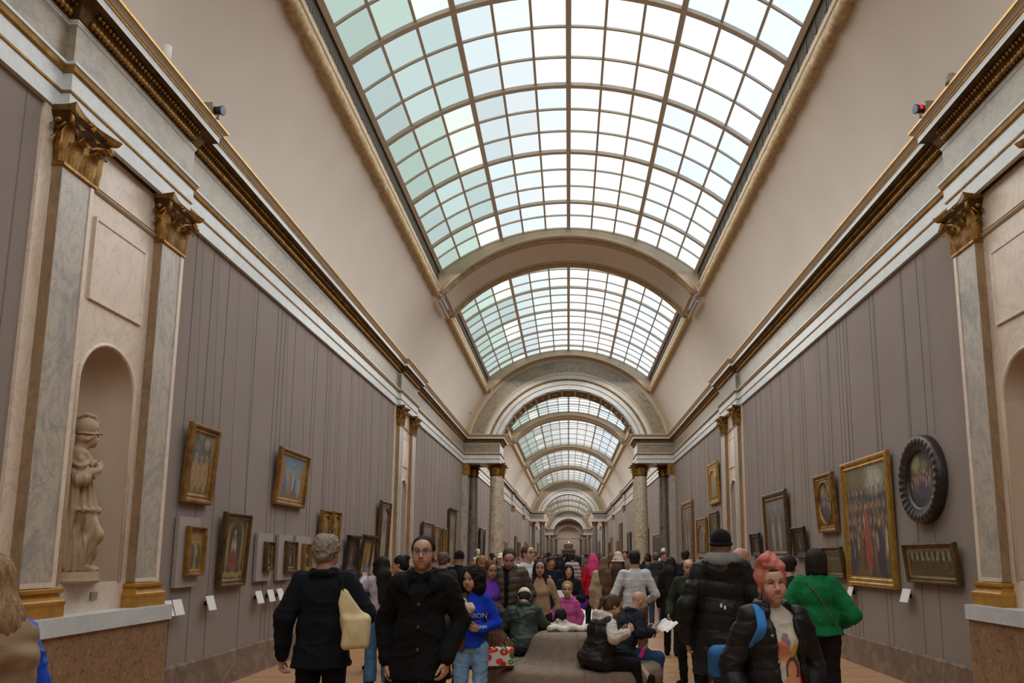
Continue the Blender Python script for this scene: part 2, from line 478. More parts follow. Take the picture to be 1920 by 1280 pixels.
def skylight(idx, y0, y1):
    near = y1 < 33
    ga = math.asin(GX/GR)
    NC = 12
    def gp(a, y, dr=0): return ((GR + dr)*math.sin(a), y, GC + (GR + dr)*math.cos(a))
    rows = max(6, int(round((y1 - y0)/.775))); dy = (y1 - y0)/rows
    # panes: glass tint and uneven daylight painted into each sheet's emission colour
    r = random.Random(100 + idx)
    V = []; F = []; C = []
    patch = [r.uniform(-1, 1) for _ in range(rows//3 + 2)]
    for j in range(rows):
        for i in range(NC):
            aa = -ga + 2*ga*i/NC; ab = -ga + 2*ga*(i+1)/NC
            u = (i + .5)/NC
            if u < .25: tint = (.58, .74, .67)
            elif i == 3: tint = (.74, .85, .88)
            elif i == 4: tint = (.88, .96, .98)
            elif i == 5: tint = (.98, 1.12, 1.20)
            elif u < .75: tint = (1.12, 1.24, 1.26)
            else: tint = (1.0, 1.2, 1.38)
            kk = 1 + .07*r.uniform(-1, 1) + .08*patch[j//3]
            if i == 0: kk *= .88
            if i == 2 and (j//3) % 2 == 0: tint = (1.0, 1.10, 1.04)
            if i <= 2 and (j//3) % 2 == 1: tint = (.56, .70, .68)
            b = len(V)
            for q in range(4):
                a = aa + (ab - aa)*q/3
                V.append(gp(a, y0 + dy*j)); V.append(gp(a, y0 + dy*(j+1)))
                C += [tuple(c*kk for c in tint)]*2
            for q in range(3):
                F.append((b + 2*q, b + 2*q + 1, b + 2*q + 3, b + 2*q + 2))
    bars = MB()
    for i in range(NC + 1):
        a = -ga + 2*ga*i/NC
        hw, hh = ((.045, .06) if i % 3 == 0 else (.022, .035))
        c, s = math.cos(a), math.sin(a)
        pts = []
        for (dx, dr) in ((-hw, -hh), (hw, -hh), (hw, .01), (-hw, .01)):
            p = gp(a, 0, dr); pts.append((p[0] + dx*c, p[2] - dx*s))
        bars.grid([[(x, y0, z), (x, y1, z)] for x, z in pts + pts[:1]], 0, False)
    for j in range(rows + 1):
        hw, hh = ((.05, .065) if j % 3 == 0 else (.02, .035))
        y = y0 + dy*j
        P = []
        for q in range(NC*2 + 1):
            a = -ga + ga*q/NC
            P.append([gp(a, y - hw, .01), gp(a, y - hw, -hh), gp(a, y + hw, -hh), gp(a, y + hw, .01)])
        bars.grid(P, 0, False)
    w = struct(bars.build('window_%d' % idx, M['bar']))
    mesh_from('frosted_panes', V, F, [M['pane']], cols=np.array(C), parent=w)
    # timber reveal with ventilation grille and carved laurel moulding along both sides
    fm = MB(); gl = MB()
    gz = GC + math.sqrt(GR*GR - GX*GX)
    vzl = VC + math.sqrt(VR*VR - 3.45**2)
    for sg in (1, -1):
        pr = [(3.52, vzl - .10), (3.47, vzl - .09), (3.43, vzl - .02), (3.40, vzl + .05), (3.40, vzl + .12), (3.43, vzl + .13), (3.43, vzl + .2)]
        fm.grid([[(sg*x, y0 - .05, z), (sg*x, y1 + .05, z)] for x, z in pr], 0, False, flip=sg < 0)
        gl.grid([[(sg*x, y0, z), (sg*x, y1, z)] for x, z in ((3.43, vzl + .2), (3.41, gz - .02))], 0, False, flip=sg < 0)
        if near:
            n = int((y1 - y0)/.085)
            for i in range(n):
                y = y0 + (i + .5)*(y1 - y0)/n
                if i % 5 == 0: gl.box(sg*3.43 - .022, sg*3.43 + .012, y - .02, y + .02, vzl + .2, gz - .02)
                else: gl.box(sg*3.43 - .012, sg*3.43 + .012, y - .012, y + .014, vzl + .24, gz - .1)
        # torus with ribbon turns
        n = int((y1 - y0)/(.05 if near else .4)); pts = []; rad = []
        for i in range(n + 1):
            y = y0 - .12 + (y1 - y0 + .24)*i/n
            t = (y/.62) % 1
            rad.append((.098 + .016*abs(math.sin(PI*t*1.0)) - (.024 if t < .09 else 0) + .006*math.sin(y*70)) if near else .10)
            pts.append((sg*3.5, y, vzl - .065))
        fm.tube(pts, rad, 10, 1)
        for yy in (y0, y1): fm.box(min(sg*3.37, sg*3.5), max(sg*3.37, sg*3.5), yy - .07, yy + .07, vzl - .08, gz + .08, 0)
        fm.tube([(sg*3.415, y0 - .05, vzl + .045), (sg*3.415, y1 + .05, vzl + .045)], .022, 6, 0)
    # end walls of the well and arched mouldings on the ribs
    a1 = math.acos(3.45/VR)
    for y, dirn in ((y0, 1), (y1, -1)):
        P = []; T = []; T2 = []
        for j in range(41):
            t = j/40; a = a1 + (PI - 2*a1)*t
            x, z = vz(VR - .10, a); xx = max(-GX, min(GX, x))
            P.append([(x, y, z), (xx*1.0, y, GC + math.sqrt(GR*GR - xx*xx) + .02)])
            T.append((x, y - dirn*.10, z - .0)); T2.append((x, y + dirn*.0, z))
        fm.grid(P, 0, False, flip=dirn > 0)
        fm.tube(T2, .045, 6, 0)
        if near:
            T = []; R = []
            for j in range(121):
                t = j/120; a = a1 + (PI - 2*a1)*t; x, z = vz(VR - .11, a)
                T.append((x, y - dirn*.20, z)); R.append(.045 + .028*max(0, math.sin(t*PI*24))**4)
            fm.tube(T, R, 6, 1)
    fm.build('frame_moulding', [M['plaster_trim'], M['gilt_plaster']], w)
    gl.build('ventilation_grille', M['grille'], w)
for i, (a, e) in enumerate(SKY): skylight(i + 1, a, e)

# ---- transverse arches on columns
def acanthus(w, h, curl, lobes=3):
    """a leaf standing in the xz plane, curling towards -y; returns grid rows"""
    P = []
    n = 9
    for i in range(n + 1):
        t = i/n
        wid = w*(.75 + .35*math.sin(PI*min(1, t*1.1)))*(1 - .75*max(0, t - .72)/.28)
        wid *= 1 + .10*math.cos(t*lobes*2*PI)
        if t < .7: y = -.015 - .03*t; z = h*t/.82
        else:
            a = (t - .7)/.3*PI*.95; rr = curl
            z = h*.7/.82 + math.sin(a)*rr; y = -.036 - (1 - math.cos(a))*rr
        row = []
        for j in range(-4, 5):
            s = j/4
            row.append((s*wid/2, y + .018*s*s + .006*math.cos(s*4*PI), z))
        P.append(row)
    return P

def capital_mesh(wid, dep, h, sides):
    """Corinthian capital, local: centre of back at origin for pilasters; sides = list of (centre x, centre y, angle) for leaf placing"""
    b = MB()
    lw = wid/2.1
    def put(P, cx, cy, ang, z):
        c, s = math.cos(ang), math.sin(ang)
        b.grid([[(cx + x*c - y*s, cy + x*s + y*c, z + zz) for x, y, zz in r] for r in P], 0, True)
    return b, put, lw

def pilaster_capital(x, y0, y1, z0, z1, dep):
    """capital on the left wall facing +x; local = world"""
    b = MB(); h = z1 - z0; wy = y1 - y0; cy = (y0 + y1)/2
    xf = x + dep
    # bell
    rows = []
    for t, fl_ in ((0, 0), (.3, .0), (.6, .02), (.8, .06), (.9, .09)):
        z = z0 + t*h; e = fl_
        rows.append([(x, y0 - e, z), (xf + e, y0 - e, z), (xf + e, y1 + e, z), (x, y1 + e, z)])
    b.grid(rows, 1, False)
    # astragal
    b.sweep([(x, y0), (xf, y0), (xf, y1), (x, y1)][::-1], [(-.0, z0 - .035), (-.022, z0 - .02), (-.022, z0 + .005), (0, z0 + .015)], 0)
    def put(P, px, py, ang, z):
        c, s = math.cos(ang), math.sin(ang)
        b.grid([[(px + xx*c - yy*s, py + xx*s + yy*c, z + zz) for xx, yy, zz in r] for r in P], 0, True)
    lw = wy/2
    for yy in (cy - lw/2, cy + lw/2): put(acanthus(lw*.86, h*.42, .062), xf + .006, yy, PI/2, z0)          # lower row faces +x
    for yy in (y0, cy, y1): put(acanthus(lw*.66, h*.68, .062), xf + .002, yy, PI/2, z0)
    put(acanthus(dep*1.1, h*.42, .045), x + dep*.5, y0, 0, z0); put(acanthus(dep*.9, h*.66, .05), x + dep*.35, y0, 0, z0)
    put(acanthus(dep*1.1, h*.42, .045), x + dep*.5, y1, PI, z0)
    # volutes at the corners, each a coiled band
    for sy in (-1, 1):
        yc = cy + sy*(wy/2 + .05)
        pts = []; rr = []
        for i in range(26):
            t = i/25; a = -PI*.3 + t*3.4*PI; r_ = .062*(1 - t*.82)
            pts.append((xf + .05 + r_*math.cos(a)*.72 + .0, yc + sy*r_*math.cos(a)*.72*.6, z0 + h*.76 + r_*math.sin(a)))
            rr.append(.016*(1 - .5*t))
        b.tube(pts, rr, 6)
        b.tube([(xf - .01, cy + sy*lw*.25, z0 + h*.50), (xf + .03, cy + sy*lw*.62, z0 + h*.66), (xf + .05, yc, z0 + h*.80)], [.014, .018, .014], 6)
        b.tube([(xf + .0, cy + sy*lw*.12, z0 + h*.55), (xf + .03, cy + sy*lw*.30, z0 + h*.74), (xf + .03, cy + sy*lw*.1, z0 + h*.76)], [.012, .014, .01], 6)
    # side scroll and egg
    b.tube([(x + .02, y0 - .03, z0 + h*.62), (x + dep*.6, y0 - .05, z0 + h*.60), (xf + .03, y0 - .06, z0 + h*.70)], .016, 6)
    b.lathe([(.001, -.03), (.03, -.015), (.034, .01), (.001, .04)], 8, (x + dep*.55, y0 - .05, z0 + h*.75))
    # concave abacus with rosette
    ab = []
    for zz, e in ((.86, 0), (.90, .02), (.95, .03), (1.0, .04)):
        row = [(x, y0 - .06 - e, z0 + zz*h)]
        for i in range(5):
            t = i/4; row.append((x + (dep + .11 + e)*t, y0 - .06 - e - .03*t + .02*math.sin(PI*t), z0 + zz*h))
        for i in range(1, 10):
            t = i/9; row.append((xf + .11 + e - .07*math.sin(PI*t), y0 - .09 - e + (wy + .18 + 2*e)*t, z0 + zz*h))
        for i in range(1, 5):
            t = 1 - i/4; row.append((x + (dep + .11 + e)*t, y1 + .06 + e + .03*t - .02*math.sin(PI*t), z0 + zz*h))
        ab.append(row)
    b.grid(ab, 0, False)
    b.add(ab[-1], [tuple(range(len(ab[-1])))]); b.add(ab[0], [tuple(range(len(ab[0])-1, -1, -1))])
    for q in range(6):
        a = q*PI/3
        b.lathe([(.001, -.02), (.022, -.008), (.022, .008), (.001, .02)], 6, (xf + .07, cy + .028*math.cos(a), z0 + .93*h + .028*math.sin(a)))
    return b

def column_capital(c, r, z0, z1, n=8):
    b = MB(); h = z1 - z0
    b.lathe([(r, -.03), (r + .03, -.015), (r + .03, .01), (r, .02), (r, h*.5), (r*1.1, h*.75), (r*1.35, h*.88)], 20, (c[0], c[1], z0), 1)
    for row, (hh, off) in enumerate(((.42, 0), (.66, .5))):
        for i in range(n):
            a = 2*PI*(i + off)/n
            P = acanthus(2*PI*r/n*.95, h*hh, .05)
            ca, sa = math.cos(a), math.sin(a)
            # leaf's -y points outward
            b.grid([[(c[0] + ca*(r - yy) - sa*xx, c[1] + sa*(r - yy) + ca*xx, z0 + zz) for xx, yy, zz in rw] for rw in P], 0, True)
    for i in range(4):
        a = PI/4 + i*PI/2; pts = []; rr = []
        for q in range(20):
            t = q/19; aa = -PI*.3 + t*3*PI; r_ = .07*(1 - t*.8)
            R = r*1.35 + r_*math.cos(aa)
            pts.append((c[0] + R*math.cos(a), c[1] + R*math.sin(a), z0 + h*.76 + r_*math.sin(aa))); rr.append(.02*(1-.5*t))
        b.tube(pts, rr, 6)
    ab = []
    for zz, e in ((.87, 0), (.93, .03), (1, .04)):
        row = []
        for i in range(4):
            for q in range(6):
                t = q/6; A = (r*1.5 + e)
                u = -A + 2*A*t; d = A - .09*math.sin(PI*t)
                a = i*PI/2
                row.append((c[0] + d*math.cos(a) - u*math.sin(a), c[1] + d*math.sin(a) + u*math.cos(a), z0 + zz*h))
        ab.append(row)
    b.grid(ab, 0, False, closed=True); b.add(ab[0], [tuple(range(24))[::-1]]); b.add(ab[-1], [tuple(range(24))])
    return b

def column(x, y, r, mat, near):
    n = 28 if near else 12
    b = MB()
    zb, zt = 1.34, 4.96
    b.lathe([(r*(1 - .13*max(0, t - .33)/.67), zb + (zt - zb)*t) for t in [i/10 for i in range(11)]], n, (x, y, 0))
    o = struct(b.build('column', mat))
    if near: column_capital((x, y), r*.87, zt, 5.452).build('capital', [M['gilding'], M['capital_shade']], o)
    else:
        c = MB(); c.lathe([(r*.87, 0), (r*1.0, .2), (r*1.1, .35), (r*1.5, .48), (r*1.5, .49), (0, .49)], 8, (x, y, zt)); c.build('capital', M['gilding'], o)
    p = MB()
    R = r*1.35
    p.box(x-R, x+R, y-R, y+R, 0, .25); p.box(x-R*.92, x+R*.92, y-R*.92, y+R*.92, .25, .98); p.box(x-R*1.05, x+R*1.05, y-R*1.05, y+R*1.05, .98, 1.12)
    p.build('pedestal', M['dado'], o)
    q = MB(); q.lathe([(r*1.3, 1.12), (r*1.32, 1.17), (r*1.25, 1.21), (r*1.05, 1.24), (r*1.08, 1.27), (r*1.15, 1.30), (r*1.0, 1.345)], n, (x, y, 0))
    q.box(x-R, x+R, y-R, y+R, 1.12, 1.14)
    q.build('column_base', M['ochre_base'], o)

def archway(idx, y0, y1, near):
    b = MB()
    bands = [(3.02, 0, 0), (3.20, 0, 0), (3.20, -.015, 1), (3.235, -.02, 1), (3.235, -.02, 0), (3.39, -.02, 0), (3.40, -.035, 1), (3.45, -.055, 1), (3.49, -.035, 1), (3.50, -.03, 0), (3.62, -.05, 0),
             (3.68, -.07, 2), (3.72, -.05, 2), (3.75, -.03, 2), (3.80, -.03, 3), (4.26, -.03, 3), (4.28, -.05, 2), (4.32, -.06, 2), (4.36, -.04, 2), (4.40, -.05, 2), (4.44, -.02, 4), (4.60, -.02, 4)]
    n = 48 if near else 24
    rows = []
    for r, o, m in bands:
        ab = math.asin(1.0/r)
        rows.append([(r*math.cos(ab + (PI - 2*ab)*j/n), y0 + .04 + o, VC + r*math.sin(ab + (PI - 2*ab)*j/n)) for j in range(n + 1)])
    for i in range(len(bands) - 1):
        b.grid([rows[i], rows[i+1]], bands[i+1][2], False)
    # intrados with coffers
    ab = math.asin(.9/3.02); Q = []
    for j in range(n + 1):
        a = ab + (PI - 2*ab)*j/n
        Q.append([(3.02*math.cos(a), y, VC + 3.02*math.sin(a)) for y in (y0 + .04, y0 + .22, y1 - .22, y1 - .04)])
    for s, m in ((0, 5), (1, 5), (2, 5)):
        b.grid([[q[s], q[s+1]] for q in Q], m, False)
    if near:
        for j in range(13):
            a = ab + (PI - 2*ab)*(j + .5)/13
            for (ya, yb, da) in ((y0 + .1, y0 + .2, .1), (y1 - .2, y1 - .1, .1), (y0 + .1, y1 - .1, .012)):
                for d0 in ((-.1, .1) if da < .05 else (0,)):
                    aa = a + d0
                    P = [[(rr*math.cos(aa + e), yy, VC + rr*math.sin(aa + e)) for e in (-da, da)] for rr, yy in ((3.03, ya), (2.99, ya), (2.99, yb), (3.03, yb))]
                    b.grid(P, 4, False)
            cx, cz = 3.0*math.cos(a), VC + 3.0*math.sin(a)
            b.lathe([(.001, -.06), (.09, -.03), (.1, .0), (.05, .05), (.001, .06)], 8, (cx, (y0+y1)/2, cz), 2)
    # back face
    P = []
    for r in (3.02, 4.6):
        a_ = math.asin(1.0/r)
        P.append([(r*math.cos(a_ + (PI - 2*a_)*j/n), y1 - .04, VC + r*math.sin(a_ + (PI - 2*a_)*j/n)) for j in range(n + 1)])
    b.grid(P, 4, False, flip=True)
    # marble panel end frames
    for sg in (1, -1):
        b.box(sg*3.9 - .34, sg*3.9 + .34, y0 - .01, y0 + .05, 6.62, 6.70, 4)
    o = struct(b.build('trim_%d' % (20 + idx), [M['white'], M['gilt_line'], M['plaster_trim'], M['frieze'], M['plaster_trim'], M['coffer']]))
    if near:
        e = MB()
        for j in range(150):
            a = .3 + (PI - .6)*j/149
            e.lathe([(.001, -.03), (.025, 0), (.001, .03)], 5, (3.45*math.cos(a), y0 - .01, VC + 3.45*math.sin(a)))
        e.build('bead_moulding', M['gilding'], o)
    for sg in (-1, 1):
        for yy in (y0 + .38, y1 - .38):
            column(sg*3.05, yy, .29, M['column'] if near else M['dark_column'], near)
        # engaged dark column and responding pilaster at the wall
        p = MB(); p.box(-W, -4.22, y0 + .02, y0 + .45, .43, 4.96, 0); p.box(-W, -4.2, y0, y0 + .5, 0, 1.12, 1); p.box(-W, -4.15, y0 + .0, y0 + .5, 4.96, 5.45, 2)
        if sg > 0: p = p.mirrored()
        struct(p.build('wall_pilaster', [M['pilaster'], M['dado'], M['gilding']]))
        column(sg*4.08, y0 + .95, .2, M['dark_column'], near)
for i, (a, e) in enumerate(ARCHES): archway(i, a, e, i == 0)

# ---- paired-pilaster bays with niches
def bay(c, sg, near):
    root = MB()
    x0, xm, xf = -W, -4.42, -4.33
    hb = 1.22
    sl = MB()      # backing slab, with a real niche cut in the nearest bays
    ny0, ny1, nz0, ns = c - .44, c + .44, 1.40, 3.18
    R = .44
    xs = xm
    zt = 5.45
    sl.box(x0, xs, c - hb, ny0, 1.12, zt); sl.box(x0, xs, ny1, c + hb, 1.12, zt); sl.box(x0, xs, ny0, ny1, 1.12, nz0)
    n = 16
    arc = [(c - R*math.cos(PI*j/n), ns + R*math.sin(PI*j/n)) for j in range(n + 1)]
    top = [(ny0 + (ny1-ny0)*j/n, zt) for j in range(n + 1)]
    sl.grid([[(xs, y, z) for y, z in arc], [(xs, y, z) for y, z in top]], 0, False)
    # niche: half cylinder and quarter sphere
    dp = .30
    m = 12
    cyl = [[(xs - dp*math.sin(PI*j/m), c - R*math.cos(PI*j/m), z) for j in range(m + 1)] for z in (nz0, ns)]
    sl.grid(cyl, 1, True)
    sph = []
    for i in range(9):
        t = PI/2*i/8
        sph.append([(xs - dp*math.sin(PI*j/m)*math.cos(t), c - R*math.cos(PI*j/m)*math.cos(t), ns + R*math.sin(t)) for j in range(m + 1)])
    sl.grid(sph, 1, True)
    sl.add([(xs - dp*math.sin(PI*j/m), c - R*math.cos(PI*j/m), nz0) for j in range(m + 1)], [tuple(range(m + 1))], 0)
    if near:   # roll moulding around the niche, panel, string course, small plaque
        pts = [(xs, ny0 - .02, nz0)] + [(xs, y*1.0 + (y - c)*.04, z + (.02 if z > ns else 0)) for y, z in arc] + [(xs, ny1 + .02, nz0)]
        sl.tube(pts, .022, 6, 0)
        P = [[(xs + o, c - .42 + i_, 4.0 + i_), (xs + o, c + .42 - i_, 4.0 + i_), (xs + o, c + .42 - i_, 4.75 - i_), (xs + o, c - .42 + i_, 4.75 - i_)] for o, i_ in ((0, -.02), (.025, -.02), (.025, .005), (.015, .012))]
        sl.grid(P, 0, False, closed=True); sl.add(P[-1], [(0, 1, 2, 3)], 0)
        sl.sweep([(xs, c - .62 + .0), (xs, c + .62)], [(0, 4.99), (.02, 4.995), (.03, 5.01), (.02, 5.03), (.03, 5.035), (0, 5.05)], 2)
    o = sl
    mats = [M['pink'], M['niche'], M['plaster_trim']]
    if sg > 0: o = o.mirrored()
    o = struct(o.build('wall_niche', mats))
    # pilasters
    for y0, y1 in ((c - 1.06, c - .63), (c + .59, c + 1.02)):
        p = MB(); p.box(xm, xf, y0, y1, 1.38, 4.97)
        if near:
            p.box(xm, xf - .001, y0 - .008, y0 - .0005, 1.38, 4.97, 2)
            for (ya, yb, za, zb) in ((y0, y1, 1.38, 1.42), (y1 - .05, y1, 1.42, 4.97)):
                p.box(xf, xf + .008, ya, yb, za, zb, 1)
        if sg > 0: p = p.mirrored()
        p.build('pilaster', [M['pilaster'], M['pink'], M['ochre_side']], o)
        if near: cp = pilaster_capital(xm, y0, y1, 4.97, 5.46, .09)
        else:
            cp = MB()
            rows = [[(xm, y0 - e, z), (xf + e, y0 - e, z), (xf + e, y1 + e, z), (xm, y1 + e, z)] for z, e in ((4.97, 0), (5.0, .03), (5.05, .02), (5.15, .05), (5.2, .02), (5.3, .07), (5.36, .04), (5.42, .11), (5.46, .11))]
            cp.grid(rows, 0, False)
        if sg > 0: cp = cp.mirrored()
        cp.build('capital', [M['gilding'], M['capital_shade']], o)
        bs = MB()
        bs.sweep([(xm, y1), (xf, y1), (xf, y0), (xm, y0)], [(-.06, 1.12), (-.06, 1.235), (-.065, 1.24), (-.065, 1.265), (-.05, 1.28), (-.035, 1.285), (-.03, 1.30), (-.03, 1.325), (-.05, 1.34), (-.05, 1.365), (-.0, 1.375)], 0)
        if sg > 0: bs = bs.mirrored()
        bs.build('pilaster_base', M['ochre_base'], o)
    d = MB()
    d.box(-W, -4.215, c - 1.08, c + 1.08, 0, .985, 0)
    d.box(-W, -4.19, c - 1.10, c + 1.10, .985, 1.135, 1)
    if sg > 0: d = d.mirrored()
    struct(d.build('wall_dado', [M['dado'], M['white']]))
    if near and c < 10 and sg < 0:
        q = MB(); q.box(xs, xs + .012, c + .02, c + .12, 1.24, 1.31)
        tag(q.build('number_plaque', M['device_grey']), 'small grey square plaque on the pale marble below the statue niche', 'plaque')
for i, c in enumerate(BAYS):
    for sg in (-1, 1): bay(c, sg, i < 2)

# ---- ends of the gallery
b = MB(); b.box(-W, W, YE, YE + .3, 0, 10.5, 0)
ew = struct(b.build('wall_end', M['plaster']))
b = MB(); b.box(-1.95, 1.95, YE - .12, YE, 0, 3.1, 0); b.box(-2.2, -1.95, YE - .2, YE, 0, 3.3, 1); b.box(1.95, 2.2, YE - .2, YE, 0, 3.3, 1); b.box(-2.2, 2.2, YE - .2, YE, 3.1, 3.3, 1); b.box(-1.4, 1.4, YE - .15, YE, 3.3, 4.9, 2)
b.box(-4.4, 4.4, YE - .2, YE, 6.5, 6.7, 1)
struct(b.build('door_1', [M['door'], M['plaster_trim'], M['coffer']]))
b = MB(); b.box(-W, W, YB - .3, YB, 0, 10.5, 0)
struct(b.build('wall_back', M['plaster']))

# ---- area lights added to stand in for daylight, brightening the hall
for i, (a, e) in enumerate(SKY + [(153, 190), (195, 234)]):  # last two stretches: lights added under closed vault, no skylight there
    L = bpy.data.lights.new('added_hall_light', 'AREA'); L.shape = 'RECTANGLE'
    L.size = 6.2; L.size_y = (e - a) - .3
    L.energy = 1.9*PI*L.size*L.size_y*(1 if i < len(SKY) else .8); L.color = (1, .975, .945)
    o = bpy.data.objects.new('added_hall_light', L); link(o); o.location = (0, (a + e)/2, 9.0 if i < len(SKY) else 9.0)
# ================================================================== paintings
def smooth(a, b, x):
    t = np.clip((x - a)/(b - a), 0, 1); return t*t*(3 - 2*t)

def paint(style, seed, nx, nz, asp):
    """colour grid (nz, nx, 3) of an invented composition"""
    r = random.Random(seed)
    X, Z = np.meshgrid(np.linspace(0, 1, nx), np.linspace(0, 1, nz))
    Xa = X*asp                                    # width in units of height
    C = np.zeros((nz, nx, 3))
    def lay(mask, col):
        C[:] = C*(1 - mask[..., None]) + np.array(col)*mask[..., None]
    def ell(cx, cz, rx, rz, col, e=.25):
        d = np.sqrt(((Xa - cx)/rx)**2 + ((Z - cz)/rz)**2)
        lay(1 - smooth(1 - e, 1 + e, d), col)
    def fig(cx, z0, h, robe, skin=(.42,.26,.16), robe2=None):
        ell(cx, z0 + h*.40, h*.17, h*.42, robe, .2)
        if robe2: ell(cx + h*.05, z0 + h*.34, h*.07, h*.36, robe2, .3)
        ell(cx - h*.11, z0 + h*.55, h*.04, h*.16, skin, .4)
        ell(cx, z0 + h*.9, h*.065, h*.085, (.10,.06,.035), .3)
        ell(cx, z0 + h*.885, h*.05, h*.068, skin, .3)
    robes = [(.30,.07,.05), (.06,.10,.22), (.24,.15,.05), (.08,.13,.08), (.33,.24,.14), (.16,.06,.09), (.10,.09,.08)]
    if style == 'nudes':          # standing pale figures under a blue sky
        C[:] = (.07,.06,.04); lay(smooth(.45, .7, Z), (.13,.17,.22)); lay(smooth(.0, .1, .14 - Z), (.14,.10,.05))
        for k in range(5): ell(r.uniform(0, asp), r.uniform(.65, .95), .12, .12, (.10,.10,.06), .6)
        for k in range(3): fig(asp*(.24 + .26*k), .06, .58 + .1*r.random(), (.30,.19,.09), (.36,.24,.13))
        ell(asp*.7, .85, .09, .1, (.30,.24,.18), .4)
    elif style == 'mountain':     # figures and tawny rocks under a blue sky
        C[:] = (.09,.19,.30); lay(smooth(.95, .6, Z)*.8, (.22,.27,.28))
        ell(.06*asp, .55, .26, .42, (.26,.15,.06), .3); ell(.98*asp, .5, .33, .40, (.27,.16,.07), .3)
        ell(.5*asp, .05, .8, .18, (.20,.13,.05), .4)
        for k in range(4): fig(asp*(.22 + .19*k), .10, .52 + .16*(k == 1), r.choice([(.06,.11,.22), (.28,.17,.08), (.35,.30,.24)]))
        fig(asp*.52, .2, .72, (.10,.16,.28), robe2=(.42,.40,.36))
    elif style == 'virgin':       # enthroned figure in an arch, pale robe
        C[:] = (.05,.045,.03); ell(asp*.5, .6, .32, .44, (.20,.15,.07), .2); ell(asp*.5, .58, .27, .40, (.06,.055,.04), .2)
        fig(asp*.46, .2, .66, (.16,.16,.11), robe2=(.44,.38,.27)); ell(asp*.46, .33, .17, .17, (.20,.06,.06), .3)
        for k in range(8): ell(asp*(.08 + .12*k), .07 + .04*r.random(), .05, .05, (.30,.22,.10), .4)
        ell(asp*.15, .5, .05, .4, (.22,.17,.08), .3); ell(asp*.85, .5, .05, .4, (.22,.17,.08), .3)
    elif style == 'gold':         # gilded ground with robed figures
        C[:] = (.30,.20,.07)
        n = max(1, int(asp*3.2))
        for k in range(n): fig(asp*(k + .5)/n, .05, .78, r.choice(robes))
    elif style == 'dark':
        C[:] = (.035,.03,.025)
        for k in range(3): ell(asp*r.random(), r.random(), .2, .2, (.07,.055,.035), .8)
        fig(asp*.5, .0, .8, r.choice([(.05,.05,.06), (.10,.05,.04), (.06,.07,.06)]))
        ell(asp*.5, .3, .12, .12, (.20,.14,.09), .5)
    elif style == 'grey':         # tall pale robed figures in half light
        C[:] = (.10,.095,.09); lay(smooth(.5, .9, Z), (.16,.15,.15))
        for k in range(2): fig(asp*(.33 + .34*k), .04, .7, (.20,.19,.17), robe2=(.30,.28,.25))
        ell(asp*.5, .85, .12, .1, (.22,.2,.19), .5)
    elif style == 'procession':   # big gilt framed crowd with red robes in the middle
        C[:] = (.05,.04,.035); lay(smooth(.72, .9, Z), (.14,.14,.08)); ell(asp*.72, .86, .2, .13, (.34,.34,.28), .6); ell(asp*.25, .9, .25, .12, (.14,.11,.04), .6)
        for row in range(4):
            zz = .52 - row*.13
            for k in range(9): fig(asp*(.06 + .11*k + r.uniform(-.02, .02)), zz - .12, .42, r.choice([(.06,.05,.05), (.12,.09,.06), (.09,.06,.06), (.05,.06,.08)]), (.26,.17,.11))
        ell(asp*.50, .24, .075, .24, (.30,.07,.05), .3); fig(asp*.47, .30, .38, (.28,.08,.06)); fig(asp*.3, .05, .45, (.13,.08,.05)); fig(asp*.78, .04, .5, (.05,.05,.06))
        ell(asp*.93, .32, .02, .13, (.42,.36,.20), .4); ell(asp*.35, .05, .2, .05, (.14,.09,.04), .5)
    elif style == 'harvest':      # wide dark field of small figures, light sky and tree crowns
        C[:] = (.085,.065,.03); lay(smooth(.52, .72, Z), (.24,.25,.19))
        for k in range(9): ell(asp*(.05 + .115*k), .70 + .1*r.random(), .10, .2, (.05,.05,.025), .5)
        for k in range(46):
            c = (r.uniform(.1, .22), r.uniform(.08, .15), .05); ell(asp*r.random(), r.uniform(.05, .5), .022, .06, c, .5)
        for k in range(5): ell(asp*(.2 + .15*k), .66, .035, .06, (.36,.36,.30), .5)
    elif style == 'party':        # figures in a shadowed park with bright gaps
        C[:] = (.05,.042,.03); ell(asp*.3, .78, .16, .14, (.26,.25,.12), .6); ell(asp*.6, .7, .1, .1, (.18,.14,.09), .6)
        for k in range(7): fig(asp*(.18 + .105*k), .18 + .1*r.random(), .42, r.choice([(.06,.06,.09), (.13,.08,.06), (.16,.13,.11), (.05,.05,.06)]))
        ell(asp*.5, .3, .14, .16, (.05,.05,.09), .5)
    else:                         # portrait
        C[:] = (.05,.04,.03); ell(asp*.5, .15, .34, .32, r.choice([(.08,.05,.05), (.05,.06,.07)]), .2); ell(asp*.5, .62, .13, .18, (.36,.25,.17), .25); ell(asp*.5, .74, .15, .12, (.06,.04,.025), .3)
    rs = np.random.RandomState(seed)
    nzs = rs.rand(nz, nx); nzs = (nzs + np.roll(nzs, 1, 0) + np.roll(nzs, 1, 1) + np.roll(nzs, 2, 0))/4 + .12*np.sin(X*37*asp + 6*np.sin(Z*19)) * np.sin(Z*41 + 5*np.sin(X*23*asp))
    C *= (.55 + .9*nzs)[..., None]
    C += (rs.rand(nz, nx, 1) - .5)*.02
    return np.clip(C, .004, 1)*1.25

